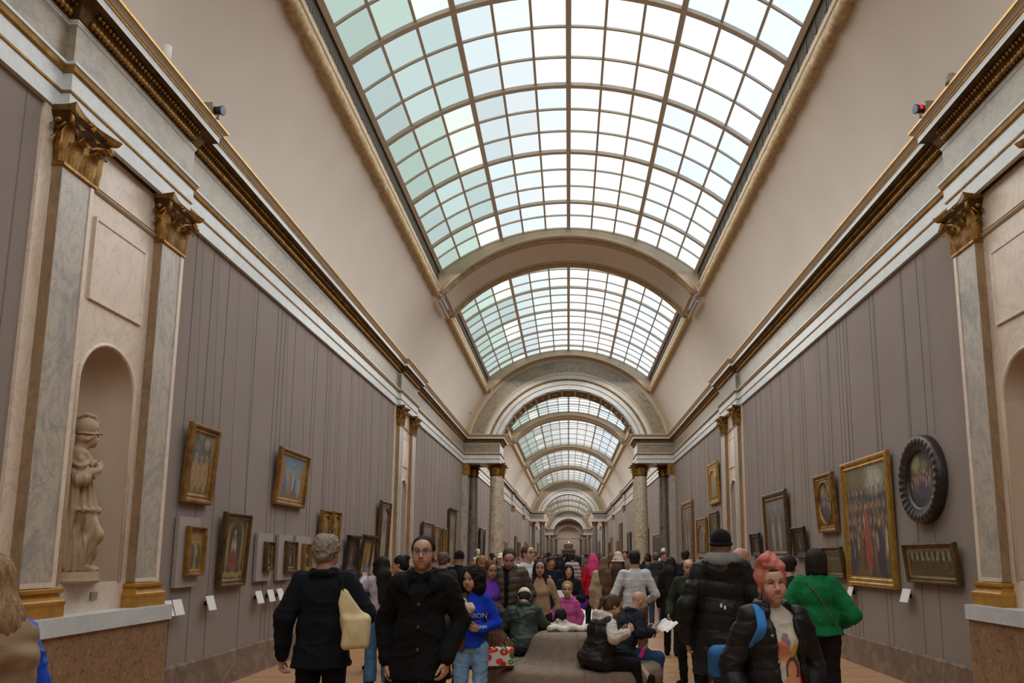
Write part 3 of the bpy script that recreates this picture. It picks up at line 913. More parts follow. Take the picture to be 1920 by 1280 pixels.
def picture(side, y0, y1, z0, z1, lean, style, frame, label, fw=.09, opening='rect', panel=None, depth=.07, seed=0, cat='painting', pediment=False, name='framed_painting', group=None, cords=True):
    """a framed painting hanging on a side wall, leaning out a little at the top"""
    ya, yb = min(y0, y1), max(y0, y1)
    w = yb - ya; h = z1 - z0; cy = (ya + yb)/2
    ang = math.atan2(max(0, min(.12, lean)), h)
    off = .0
    rz = PI/2 if side < 0 else -PI/2
    root = empty(name, (side*(W - .012), cy, z0), (ang, 0, rz))
    tag(root, label, cat, group)
    d = depth
    if panel:                                     # pale backing board
        pw0, pw1, pz0, pz1 = panel
        b = MB(); s = 1 if side < 0 else -1
        u0, u1 = sorted((s*(pw0 - cy), s*(pw1 - cy)))
        b.box(u0, u1, -.045, 0, pz0 - z0, pz1 - z0)
        tag(b.build('backing_board', M['board'], root), 'pale grey backing board')
    yb_ = -.045 if panel else 0
    b = MB()
    prof = [(0, yb_), (0, yb_ - d*.7), (fw*.18, yb_ - d), (fw*.38, yb_ - d*.98), (fw*.5, yb_ - d*.7), (fw*.72, yb_ - d*.62), (fw*.85, yb_ - d*.75), (fw, yb_ - d*.45)]
    hw = w/2
    def rect(i, y): return [(-hw + i, y, i), (hw - i, y, i), (hw - i, y, h - i), (-hw + i, y, h - i)]
    yc = yb_ - d*.42
    if opening in ('rect', 'rectoval', 'rectarch'):
        rows = [rect(i, y) for i, y in prof]
        b.grid(rows, 0, False, closed=True)
        # narrow bright sight edge
        b.grid([rect(fw - .002, yb_ - d*.55), rect(fw + .012, yb_ - d*.5), rect(fw + .014, yc)], 1, False, closed=True)
    iw, ih = w - 2*fw, h - 2*fw
    if opening in ('rectoval', 'rectarch'):
        n = 48; inner = []; outer = []; cz = h/2
        for j in range(n):
            a = 2*PI*j/n; c, s_ = math.cos(a), math.sin(a)
            if opening == 'rectoval': inner.append((iw*.46*c, cz + ih*.47*s_))
            else:
                x = iw*.42*max(-1, min(1, c*1.25)); zz = (h - fw - iw*.48 + iw*.42*s_) if s_ > 0 else max(fw + .03, (h - fw - iw*.48) + s_*ih*1.6)
                inner.append((x, zz))
            k = 1/max(abs(c), abs(s_)*1.0001, 1e-6)
            ox, oz = c*k, s_*k
            outer.append((ox*iw/2, cz + oz*ih/2))
        yf = yb_ - d*.55
        b.grid([[(x, yf, z) for x, z in outer], [(x, yf - .008, z) for x, z in inner], [(x*.985, yf - .02, cz + (z - cz)*.99) for x, z in inner], [(x*.96, yc, cz + (z - cz)*.975) for x, z in inner]], 0, False, closed=True)
    if opening == 'oval':
        n = 56; rows = []
        for t, y in ((0, yb_), (0, yb_ - d*.6), (.03, yb_ - d*.9), (.10, yb_ - d), (.2, yb_ - d*.95), (.3, yb_ - d*.7), (.34, yb_ - d*.75), (.36, yb_ - d*.45)):
            row = []
            for j in range(n*3):
                a = 2*PI*j/(n*3); k = 1 - t*(1.0)
                if .05 < t < .3: k += .008*math.sin(a*32)*math.cos(t*40)
                row.append((hw*k*math.cos(a), y + (.006*math.sin(a*32 + t*60) if .05 < t < .3 else 0), h/2 + h/2*k*math.sin(a)))
            rows.append(row)
        b.grid(rows, 0, True, closed=True)
    if pediment:
        for (e, za, zb, dd) in ((.03, h, h + .03, .02), (.06, h + .03, h + .065, .05)):
            b.box(-hw - e, hw + e, yb_ - d - dd, 0, za, zb, 0)
        b.box(-hw - .03, hw + .03, yb_ - d - .03, 0, -.05, 0, 0)
    b.build('picture_frame', [M[frame], M['bright_gilt'] if frame != 'black_frame' else M['dark_gilding']], root)
    # the painted panel
    if opening == 'oval':
        nr, na = 16, 40; V = []; F = []; uv = []
        for i in range(nr + 1):
            for j in range(na):
                a = 2*PI*j/na; k = .66*i/nr
                V.append((hw*k*math.cos(a), yc, h/2 + h/2*k*math.sin(a))); uv.append((.5 + .5*i/nr*math.cos(a), .5 + .5*i/nr*math.sin(a)))
        for i in range(nr):
            for j in range(na):
                F.append((i*na + j, i*na + (j+1) % na, (i+1)*na + (j+1) % na, (i+1)*na + j))
        G = paint(style, seed, 64, 64, 1.0)
        cols = np.array([G[min(63, int(v*63)), min(63, int(u*63))] for u, v in uv])
        mesh_from('canvas', V, F, [M['paint']], cols=cols, parent=root)
    else:
        asp = iw/ih
        nz = 96 if h*w > .25 and y0 < 34 else 40; nx = max(10, int(nz*asp)); nx = min(nx, 190)
        G = paint(style, seed, nx, nz, asp)
        V = [(-iw/2 + iw*i/(nx-1), yc, fw + ih*j/(nz-1)) for j in range(nz) for i in range(nx)]
        F = [(j*nx + i, j*nx + i + 1, (j+1)*nx + i + 1, (j+1)*nx + i) for j in range(nz-1) for i in range(nx-1)]
        mesh_from('canvas', V, F, [M['paint']], cols=G.reshape(-1, 3), parent=root)
    # two hanging cords
    if cords and z1 > 1.9 and not panel and (ya < 31):
        for u in (-hw*.62, hw*.62):
            b = MB(); b.tube([(u, -.004, h*.97), (u, -.004 + math.tan(ang)*(5.44 - z0), 5.44 - z0)], .0022, 5, 0)
            b.build('hanging_cord', M['cord'], root)
    return root
M['board'] = simple('grey_backing_board', lin('#9a8f8a'), .9, var=.03)

LFT, RGT = -1, 1
P_ = picture
P_(LFT, 8.80, 9.51, 2.25, 3.18, .06, 'nudes', 'gilt_frame', 'upright gilt framed painting of pale standing figures, hung high beside the statue niche', .10, seed=1)
P_(LFT, 8.93, 9.34, 1.41, 1.98, .0, 'gold', 'gilt_frame', 'small upright gilt painting on a pale board, hung under the painting of standing figures', .06, panel=(8.78, 9.29, 1.285, 2.085), seed=2)
P_(LFT, 9.86, 10.65, 1.24, 2.20, .05, 'virgin', 'bronze_frame', 'dark framed altar painting of a seated pale robed figure, low on the wall', .09, seed=3)
P_(LFT, 11.56, 12.85, 2.41, 3.28, .07, 'mountain', 'gilt_frame', 'gilt framed painting of figures and tawny rocks under a blue sky', .10, seed=4)
P_(LFT, 11.25, 11.55, 1.42, 1.84, .0, 'dark', 'bronze_frame', 'first of three tiny framed paintings on grey boards in a row, dark wooden frame', .045, panel=(11.04, 11.6, 1.28, 1.96), seed=5)
P_(LFT, 12.07, 12.52, 1.38, 1.865, .0, 'dark', 'bronze_frame', 'second of three tiny framed paintings on grey boards in a row, heaviest brown frame', .075, panel=(11.84, 12.44, 1.27, 1.96), seed=6)
P_(LFT, 12.86, 13.24, 1.39, 1.835, .0, 'portrait', 'gilt_frame', 'third of three tiny framed paintings on grey boards in a row, gilt frame', .05, panel=(12.58, 13.29, 1.265, 1.956), seed=7)
P_(LFT, 13.72, 14.25, 1.60, 2.445, .05, 'gold', 'gilt_frame', 'first panel of a pair of narrow gilt wings above the grey haired man', .06, seed=8, opening='rectarch')
P_(LFT, 14.38, 14.87, 1.60, 2.455, .04, 'gold', 'gilt_frame', 'second panel of a pair of narrow gilt wings above the grey haired man', .06, seed=9, opening='rectarch')
P_(LFT, 15.41, 16.15, 1.35, 1.98, .06, 'dark', 'black_frame', 'black framed dark painting with a flat cornice on top', .07, seed=10, pediment=True)
P_(LFT, 16.42, 17.22, 1.25, 2.02, .10, 'gold', 'bronze_frame', 'brown tabernacle framed painting with a small cornice beside the tall arched one', .09, seed=11, pediment=True)
P_(LFT, 17.91, 18.92, 1.34, 2.91, .07, 'grey', 'bronze_frame', 'tall painting with arched opening next to the second pair of pilasters', .11, seed=12, opening='rectarch')
P_(LFT, 23.3, 25.0, 1.49, 2.65, .04, 'grey', 'bronze_frame', 'first wide brown framed painting past the second pilasters, behind the man in glasses', .13, seed=13)
P_(LFT, 25.45, 26.45, 1.48, 2.60, .03, 'grey', 'gilt_frame', 'upright gilt painting, second past the far pilasters on the left wall', .12, seed=14)
P_(LFT, 26.6, 27.1, 1.47, 2.53, .02, 'dark', 'bronze_frame', 'very narrow dark painting squeezed between two gilt ones on the left wall', .07, seed=15)
P_(LFT, 27.3, 28.15, 1.13, 2.58, .01, 'dark', 'gilt_frame', 'narrow upright gilt painting next to the tallest one by the left columns', .10, seed=16)
P_(LFT, 28.5, 30.2, 1.08, 3.29, .03, 'grey', 'bronze_frame', 'tallest brown framed painting just before the left columns', .16, seed=17, pediment=True)
P_(LFT, 34.9, 36.3, 1.13, 2.74, .02, 'dark', 'bronze_frame', 'brown framed painting seen between the two left columns', .12, seed=18)
P_(LFT, 38.3, 40.7, 1.33, 3.0, .05, 'dark', 'black_frame', 'dark arched painting seen right beside the left marble column', .18, seed=19, opening='rectarch')
P_(RGT, 10.15, 9.02, 2.03, 3.13, .0, 'party', 'black_frame', 'round painting of a park gathering in a carved dark round frame', .17, seed=31, opening='oval', depth=.12)
P_(RGT, 10.16, 8.82, 1.305, 1.80, .05, 'harvest', 'bronze_frame', 'wide landscape painting of small figures, hung below the round dark frame', .075, seed=32)
P_(RGT, 12.35, 10.53, 1.19, 3.08, .03, 'procession', 'bright_gilt', 'very large gilt framed crowd scene with a red robe at its centre', .13, seed=33)
P_(RGT, 13.65, 12.71, 2.03, 3.02, .06, 'party', 'gilt_frame', 'gilt rectangular frame with an oval painting, hung high beside the large crowd scene', .11, seed=34, opening='rectoval')
P_(RGT, 13.36, 12.48, 1.285, 1.79, .06, 'harvest', 'bronze_frame', 'wide small painting with light trees, half hidden behind the woman in green', .06, seed=35)
P_(RGT, 15.16, 14.38, 1.60, 2.18, .06, 'dark', 'black_frame', 'small black framed painting between the tall grey one and the oval one', .08, seed=36)
P_(RGT, 17.33, 15.53, 1.54, 2.97, .05, 'grey', 'bronze_frame', 'tall dark framed painting of pale figures on the right wall', .17, seed=37)
P_(RGT, 18.72, 17.83, 1.62, 2.16, .04, 'dark', 'black_frame', 'small dark painting beside the far right pilasters', .09, seed=38)
P_(RGT, 24.1, 22.55, 3.17, 4.41, .05, 'gold', 'bright_gilt', 'gilt painting with arched opening, hung highest on the far right wall', .16, seed=39, opening='rectarch')
P_(RGT, 24.15, 22.87, 1.57, 2.94, .01, 'dark', 'bronze_frame', 'dark upright painting hung directly below the highest gilt one', .13, seed=40, cords=False)
P_(RGT, 26.65, 24.81, 1.56, 2.85, .01, 'grey', 'gilt_frame', 'gilt painting with pale rounded top, right of the tall gilt one', .14, seed=41, opening='rectarch')
P_(RGT, 30.08, 27.54, 1.26, 3.61, .01, 'grey', 'gilt_frame', 'tall wide gilt painting next to the right hand wall pilaster', .24, seed=42)
P_(RGT, 40.4, 34.6, 1.15, 2.67, .0, 'dark', 'bronze_frame', 'long dark framed row of panels seen between the right columns', .14, seed=43)
# paintings further along the gallery
far = [(LFT, 50, 52, 1.2, 2.8), (LFT, 53, 55.5, 1.2, 2.6), (LFT, 64, 66, 1.3, 3.2), (LFT, 68, 71, 1.3, 2.8), (LFT, 78, 80.5, 1.2, 3.0), (LFT, 82.5, 85, 1.2, 2.8), (LFT, 94, 98, 1.2, 3.2), (LFT, 110, 114, 1.2, 3.4),
       (RGT, 43, 44.5, 1.5, 3.2), (RGT, 47.9, 49.3, 1.2, 3.6), (RGT, 50.5, 52.5, 1.2, 2.4), (RGT, 55, 58, 1.2, 3.3), (RGT, 64, 67, 1.3, 4.3), (RGT, 69, 72, 1.2, 2.9), (RGT, 78, 81, 1.3, 3.4), (RGT, 83, 86, 1.2, 3.0), (RGT, 95, 99, 1.2, 3.6), (RGT, 110, 115, 1.2, 3.6)]
for i, (s, a, e, za, zb) in enumerate(far):
    P_(s, a, e, za, zb, .03, ['dark', 'grey', 'gold', 'dark'][i % 4], ['bronze_frame', 'gilt_frame', 'black_frame'][i % 3],
       'small looking framed painting far along the %s wall, past the columns' % ('left' if s < 0 else 'right'), .18, seed=60 + i, group='paintings far along the %s wall' % ('left' if s < 0 else 'right'))

# ---- caption cards on small slanted lecterns
def caption(side, y, z, label, w=.16, h=.17):
    r = empty('caption_card', (side*(W - .0), y, z), (0, 0, PI/2 if side < 0 else -PI/2))
    tag(r, label, 'caption card', 'white caption cards on the walls')
    b = MB()
    V = [(-w/2, -.10, -h/2), (w/2, -.10, -h/2), (w/2, -.045, h/2), (-w/2, -.045, h/2), (-w/2, -.108, -h/2), (w/2, -.108, -h/2), (w/2, -.053, h/2), (-w/2, -.053, h/2)]
    b.add(V, [(3,2,1,0), (4,5,6,7), (0,1,5,4), (1,2,6,5), (2,3,7,6), (3,0,4,7)])
    b.build('card', M['white_plastic'], r)
    b = MB(); b.box(-.02, .02, -.058, 0, -.03, .02); b.build('bracket', M['black'], r)
caption(-1, 8.66, 1.07, 'white caption card nearest the pale ledge of the statue niche', .14)
caption(-1, 8.86, 1.07, 'white caption card second from the ledge of the statue niche', .20)
caption(-1, 9.66, 1.07, 'single white caption card below the seated altar figure', .2)
caption(-1, 11.17, 1.06, 'first of the three white caption cards near the grey haired man', .22)
caption(-1, 11.60, 1.06, 'middle one of the three white caption cards near the grey haired man', .22)
caption(-1, 11.98, 1.06, 'third white caption card, closest to the grey haired man', .22)
caption(1, 12.25, 1.08, 'white caption card beside the woman in green, under the large crowd scene', .2)
caption(1, 10.24, 1.13, 'white caption card between the large crowd scene and the wide landscape', .24)

# ---- devices on the cornices
def projector(x, y, z, side, label, led):
    r = empty('cornice_camera', (x, y, z)); tag(r, label, 'camera')
    b = MB(); b.box(-.09 if side < 0 else -.03, .03 if side < 0 else .09, -.07, .07, 0, .15); b.build('housing', M['device_grey'], r)
    b = MB(); s = -side
    b.tube([(s*.03, 0, .085), (s*.12, -.02, .075)], .045, 14); b.tube([(s*.12, -.02, .075), (s*.13, -.022, .073)], .055, 14)
    b.build('barrel', M['black'], r)
    b = MB(); b.tube([(s*.13, -.022, .074), (s*.135, -.023, .073)], .046, 14); b.build('lens', M['lens'], r)
    b = MB(); b.box(s*.07 - .012, s*.07 + .012, -.012, .012, -.02, .04); b.build('mount', M['device_grey'], r)
    if led:
        b = MB(); b.box(-.085, -.06, -.066, -.056, .06, .11); b.build('indicator_light', M['red_led'], r)
projector(-4.12, 8.28, 6.645, -1, 'small grey and black camera on the left cornice', False)
projector(4.12, 8.25, 6.645, 1, 'small black camera with a red light on the right cornice', True)
b = MB(); b.tube([(-4.15, 7.3, 6.63), (-4.15, 7.3, 6.85)], .045, 12)
tag(b.build('sensor_post', M['white_plastic']), 'short white cylinder standing on the left cornice', 'sensor')
b = MB(); b.tube([(4.1, 7.62, 6.63), (4.1, 7.62, 6.70)], .06, 12); b.lathe([(.06, 0), (.055, .03), (.03, .05), (.001, .055)], 12, (4.1, 7.62, 6.70))
tag(b.build('sensor_dome', M['device_grey']), 'small grey dome standing on the right cornice', 'sensor')
b = MB(); V = [(-4.32, 31.9, 7.55), (-4.2, 31.9, 7.7), (-4.08, 31.9, 7.55), (-4.2, 31.9, 7.4)]
b.add(V + [(x, y + .06, z) for x, y, z in V], [(0,1,2,3), (7,6,5,4), (0,4,5,1), (1,5,6,2), (2,6,7,3), (3,7,4,0)])
tag(b.build('loudspeaker', M['door']), 'small dark diamond shaped speaker where vault and marble arch meet', 'speaker')
b = MB(); b.lathe([(.001, -.16), (.16, 0), (.001, .16)], 10, (0, 231, 5.4))
lampo = b.build('hanging_lamp', M['lamp'])
b = MB(); b.tube([(0, 231, 5.5), (0, 231, 8.5)], .012, 6); b.build('chain', M['door'], lampo)
tag(lampo, 'tiny bright lamp above the far doorway', 'lamp')
# ================================================================== solid modelling of figures: distance fields meshed with surface nets
def rot(yaw=0, pitch=0, roll=0):
    """yaw about z (left positive), pitch: nod down positive, roll: tilt to the figure's right positive; degrees"""
    return np.array((Matrix.Rotation(math.radians(yaw), 3, 'Z') @ Matrix.Rotation(math.radians(-pitch), 3, 'X') @ Matrix.Rotation(math.radians(roll), 3, 'Y')), dtype=np.float64)

class SDF:
    def __init__(s): s.P = []; s.R = np.eye(3); s.t = np.zeros(3)
    def frame(s, R=None, t=None):
        s.R = np.eye(3) if R is None else R; s.t = np.zeros(3) if t is None else np.asarray(t, float)
    def _w(s, p): return s.R @ np.asarray(p, float) + s.t
    def cone(s, a, b, ra, rb=None, k=.02, sq=None, op='u'):
        rb = ra if rb is None else rb
        s.P.append(('c', np.asarray(a, float), np.asarray(b, float), ra, rb, None if sq is None else np.asarray(sq, float), k, op, s.R, s.t))
        return s
    def ell(s, c, r, k=.02, op='u', R=None):
        RR = s.R if R is None else s.R @ R
        s.P.append(('e', np.zeros(3), np.asarray(r, float), 0, 0, None, k, op, RR, s.R @ np.asarray(c, float) + s.t))
        return s
    def box(s, c, h, rad=.01, k=.02, op='u', R=None):
        RR = s.R if R is None else s.R @ R
        s.P.append(('b', np.zeros(3), np.asarray(h, float), rad, 0, None, k, op, RR, s.R @ np.asarray(c, float) + s.t))
        return s
    def ring(s, c, R_, r, n=10, k=.02, sy=1., a0=0, a1=2*PI, tilt=0):
        pts = [(c[0] + R_*math.cos(a0 + (a1-a0)*i/n), c[1] + sy*R_*math.sin(a0 + (a1-a0)*i/n), c[2] + tilt*math.sin(a0 + (a1-a0)*i/n)) for i in range(n + 1)]
        for p, q in zip(pts[:-1], pts[1:]): s.cone(p, q, r, r, k)
    def chain(s, pts, rads, k=.02, sq=None):
        for i in range(len(pts) - 1): s.cone(pts[i], pts[i+1], rads[i], rads[i+1], k, sq)
    def bounds(s, p):
        typ, a, b, ra, rb, sq, k, op, R, t = p
        if typ == 'c':
            m = sq if sq is not None else np.ones(3)
            lo = np.minimum(a - ra*m, b - rb*m); hi = np.maximum(a + ra*m, b + rb*m)
        else: lo, hi = -(b + ra), b + ra
        cs = np.array([[(lo, hi)[i][0], (lo, hi)[j][1], (lo, hi)[l][2]] for i in (0, 1) for j in (0, 1) for l in (0, 1)])
        w = cs @ R.T + t
        return w.min(0), w.max(0)
    def mesh(s, h, cuts=(), disp=None):
        """surface nets at voxel size h. cuts: (z, 'below'/'above') planes. returns V, F"""
        B = [s.bounds(p) for p in s.P]
        lo = np.min([b[0] for b, p in zip(B, s.P) if p[7] == 'u'], 0) - 3*h
        hi = np.max([b[1] for b, p in zip(B, s.P) if p[7] == 'u'], 0) + 3*h
        n = np.ceil((hi - lo)/h).astype(int) + 1
        f = np.full(n, .2, dtype=np.float32)
        ax = [(lo[i] + h*np.arange(n[i])).astype(np.float32) for i in range(3)]
        for p, bb in zip(s.P, B):
            typ, a, b, ra, rb, sq, k, op, R, t = p
            mg = k + 3*h
            i0 = np.clip(np.floor((bb[0] - mg - lo)/h).astype(int), 0, n - 1); i1 = np.clip(np.ceil((bb[1] + mg - lo)/h).astype(int) + 1, 1, n)
            if np.any(i1 <= i0): continue
            sl = tuple(slice(i0[i], i1[i]) for i in range(3))
            X = ax[0][sl[0]][:, None, None] - t[0]; Y = ax[1][sl[1]][None, :, None] - t[1]; Z = ax[2][sl[2]][None, None, :] - t[2]
            R32 = R.astype(np.float32)
            q = [X*R32[0, i] + Y*R32[1, i] + Z*R32[2, i] for i in range(3)]
            if typ == 'c':
                m = sq if sq is not None else np.ones(3)
                q = [(q[i] - a[i])/m[i] for i in range(3)]
                ab = (b - a)/m; L2 = float(ab @ ab) + 1e-12
                u = np.clip((q[0]*ab[0] + q[1]*ab[1] + q[2]*ab[2])/L2, 0, 1)
                d = np.sqrt((q[0] - u*ab[0])**2 + (q[1] - u*ab[1])**2 + (q[2] - u*ab[2])**2) - (ra + u*(rb - ra))
                d = d*float(m.min())
            elif typ == 'e':
                k0 = np.sqrt((q[0]/b[0])**2 + (q[1]/b[1])**2 + (q[2]/b[2])**2)
                k1 = np.sqrt((q[0]/b[0]**2)**2 + (q[1]/b[1]**2)**2 + (q[2]/b[2]**2)**2) + 1e-9
                d = k0*(k0 - 1)/k1
            else:
                e = [np.abs(q[i]) - b[i] for i in range(3)]
                o = np.sqrt(np.maximum(e[0], 0)**2 + np.maximum(e[1], 0)**2 + np.maximum(e[2], 0)**2)
                d = o + np.minimum(np.maximum(np.maximum(e[0], e[1]), e[2]), 0) - ra
            g = f[sl]
            if op == 'u':
                hh = np.clip(.5 + .5*(g - d)/k, 0, 1)
                f[sl] = g*(1 - hh) + d*hh - k*hh*(1 - hh)
            else:
                d = -d
                hh = np.clip(.5 - .5*(g - d)/k, 0, 1)
                f[sl] = g*(1 - hh) + d*hh + k*hh*(1 - hh)
        for c in cuts:
            z, way = c[0], c[1]
            zz = ax[2][None, None, :]
            f = np.maximum(f, (z - zz) if way == 'below' else (zz - z))
        V, F = surfnet(f, lo, h)
        return V, F

def surfnet(f, lo, h):
    s = f < 0
    nx, ny, nz = f.shape
    a = s[:-1]; 
    cs = [s[i:nx-1+i, j:ny-1+j, k:nz-1+k] for i in (0, 1) for j in (0, 1) for k in (0, 1)]
    allin = cs[0].copy(); anyin = cs[0].copy()
    for c in cs[1:]: allin &= c; anyin |= c
    act = anyin & ~allin
    ijk = np.argwhere(act)
    N = len(ijk)
    idx = np.full(act.shape, -1, dtype=np.int32); idx[act] = np.arange(N)
    i, j, k = ijk.T
    cor = {(a, b, c): f[i+a, j+b, k+c] for a in (0, 1) for b in (0, 1) for c in (0, 1)}
    acc = np.zeros((N, 3)); cnt = np.zeros(N)
    for axis in range(3):
        for u in (0, 1):
            for v in (0, 1):
                p = [0, 0, 0]; o = [x for x in range(3) if x != axis]
                p[o[0]] = u; p[o[1]] = v
                q = list(p); q[axis] = 1
                f0 = cor[tuple(p)]; f1 = cor[tuple(q)]
                m = (f0 < 0) != (f1 < 0)
                t = np.where(m, f0/(f0 - f1 + 1e-12), 0)
                pt = np.tile(np.array(p, float), (N, 1)); pt[:, axis] = t
                acc[m] += pt[m]; cnt[m] += 1
    V = (ijk + acc/cnt[:, None])*h + lo
    Fs = []
    for axis in range(3):
        o = [x for x in range(3) if x != axis]
        sA = [slice(None)]*3; sB = [slice(None)]*3
        sA[axis] = slice(0, -1); sB[axis] = slice(1, None)
        A = s[tuple(sA)]; B_ = s[tuple(sB)]
        e = np.argwhere(A != B_)
        ok = (e[:, o[0]] > 0) & (e[:, o[1]] > 0) & (e[:, o[0]] < f.shape[o[0]] - 1) & (e[:, o[1]] < f.shape[o[1]] - 1)
        e = e[ok]
        inside = A[tuple(e.T)]
        def cell(d0, d1):
            c = e.copy(); c[:, o[0]] -= d0; c[:, o[1]] -= d1
            return idx[tuple(c.T)]
        q = np.stack([cell(1, 1), cell(0, 1), cell(0, 0), cell(1, 0)], 1)
        flip = inside if axis != 1 else ~inside
        q[~flip] = q[~flip][:, ::-1]
        Fs.append(q)
    F = np.concatenate(Fs)
    F = F[(F >= 0).all(1)]
    return V, F

def normals(V, F):
    a = V[F[:, 2]] - V[F[:, 0]]; b = V[F[:, 3]] - V[F[:, 1]]
    fn = np.cross(a, b); N = np.zeros_like(V)
    for i in range(4): np.add.at(N, F[:, i], fn)
    return N/(np.linalg.norm(N, axis=1)[:, None] + 1e-12)

def wob(V, freq, seed=0, oct=2):
    """cheap smooth pseudo-noise in -1..1"""
    rs = np.random.RandomState(seed); out = np.zeros(len(V)); amp = 1; tot = 0
    for o in range(oct):
        for q in range(4):
            k = rs.normal(size=3); k = k/np.linalg.norm(k)*freq*(1.9**o)*rs.uniform(.7, 1.3)
            k2 = rs.normal(size=3)*freq*.6
            out += amp*np.sin(V @ k + rs.uniform(0, 6) + 1.3*np.sin(V @ k2 + rs.uniform(0, 6)))
            tot += amp*.8
        amp *= .5
    return out/tot*1.3
# ================================================================== people
SKINS = {'fair': (.52,.31,.22), 'mid': (.42,.24,.16), 'tan': (.34,.185,.115), 'brown': (.22,.115,.07)}

def hand(S, wrist, d, n, th, curl=.35, sc=1.0, spread=.12, point=False):
    """palm and five separate fingers. d: along the hand, n: way the palm faces, th: thumb side"""
    d = np.asarray(d, float); d /= np.linalg.norm(d)
    th = np.asarray(th, float); th = th - d*(th @ d); th /= np.linalg.norm(th)
    n_ = np.cross(d, th); n = n_ if n_ @ np.asarray(n, float) >= 0 else -n_
    w = np.asarray(wrist, float)
    offs = [.031, .011, -.010, -.029]; lens = [.070, .078, .072, .056]; ml = [.088, .090, .085, .078]
    for i in range(4):
        k = w + th*offs[i]*sc + d*ml[i]*sc
        S.cone(w + th*offs[i]*.55*sc, k, .0155*sc, .0115*sc, .012)
        a = math.radians((8 if point and i == 0 else 12 + 62*curl + 6*i*curl)); p = k; L = lens[i]*sc
        dd = d + th*(1.5 - i)*spread*.4; dd /= np.linalg.norm(dd)
        for j, (fr, rr) in enumerate(((.45, .0098), (.32, .0088), (.26, .0078))):
            aa = a*(.75 if j == 0 else 1.5 if j == 1 else 2.0)
            v = dd*math.cos(aa) + n*math.sin(aa)
            q = p + v*L*fr
            S.cone(p, q, rr*sc, rr*.93*sc, .005); p = q
    t0 = w + d*.028*sc + th*.022*sc
    v1 = th*.62 + d*.70 + n*.35; v1 /= np.linalg.norm(v1)
    v2 = th*.30 + d*.90 + n*.35; v2 /= np.linalg.norm(v2)
    S.cone(w + d*.01*sc, t0 + v1*.036*sc, .018*sc, .0125*sc, .012)
    S.cone(t0 + v1*.036*sc, t0 + v1*.036*sc + v2*.030*sc, .0110*sc, .0098*sc, .006)
    S.cone(t0 + v1*.036*sc + v2*.030*sc, t0 + v1*.036*sc + v2*.056*sc, .0098*sc, .0082*sc, .006)

def head_sdf(S, det=True, female=False, smile=False):
    w = .95 if female else 1.0
    S.ell((0, -.012, .035), (.0745*w, .094, .084), .02)
    S.ell((0, .030, -.012), (.061*w, .062, .086), .03)
    S.ell((0, .020, -.058), (.052*w, .056, .048), .03)
    S.ell((0, .064, -.092), (.024*w, .020, .018), .025)
    if not det:
        S.cone((0, .088, .018), (0, .108, -.024), .010, .014, .012)
        for s in (-1, 1): S.ell((s*.074*w, -.005, -.005), (.011, .018, .03), .01)
        return
    S.ell((0, .066, .050), (.055*w, .030, .040), .03)                 # forehead
    for s in (-1, 1):
        S.cone((s*.047*w, .074, .030), (s*.016, .089, .031), .007, .009, .015)   # brow ridge
        S.ell((s*.040*w, .062, -.020), (.022, .024, .020), .025)              # cheekbone
        S.ell((s*.034*w, .062, -.048), (.022, .024, .026), .025)              # cheek
        S.ell((s*.031*w, .098, .012), (.019, .016, .0115), .012, 's')           # socket
    S.cone((0, .086, .024), (0, .107, -.018), .0085, .0115, .012)          # nose
    S.ell((0, .108, -.024), (.0125, .011, .010), .008)
    for s in (-1, 1): S.ell((s*.012, .098, -.028), (.0085, .010, .0075), .006)
    S.ell((0, .078, -.056), (.028*w, .014, .022), .02)                      # mouth mound
    mw = .029 if smile else .023
    S.ell((0, .0915, -.0505), (mw, .0075, .0050), .006)
    S.ell((0, .0905, -.0635), (mw*.82, .0085, .0062), .006)
    S.cone((-mw, .088, -.057 + (.006 if smile else 0)), (0, .0975, -.057), .0032, .0042, .004, op='s'); S.cone((0, .0975, -.057), (mw, .088, -.057 + (.006 if smile else 0)), .0042, .0032, .004, op='s')
    if smile:
        for s in (-1, 1): S.ell((s*.039, .068, -.034), (.018, .018, .015), .02)
    for s in (-1, 1):                                                        # ears
        S.ell((s*.0755*w, -.008, -.004), (.0085, .019, .031), .008)
        S.ell((s*.083*w, -.003, .002), (.0035, .010, .016), .006, 's')

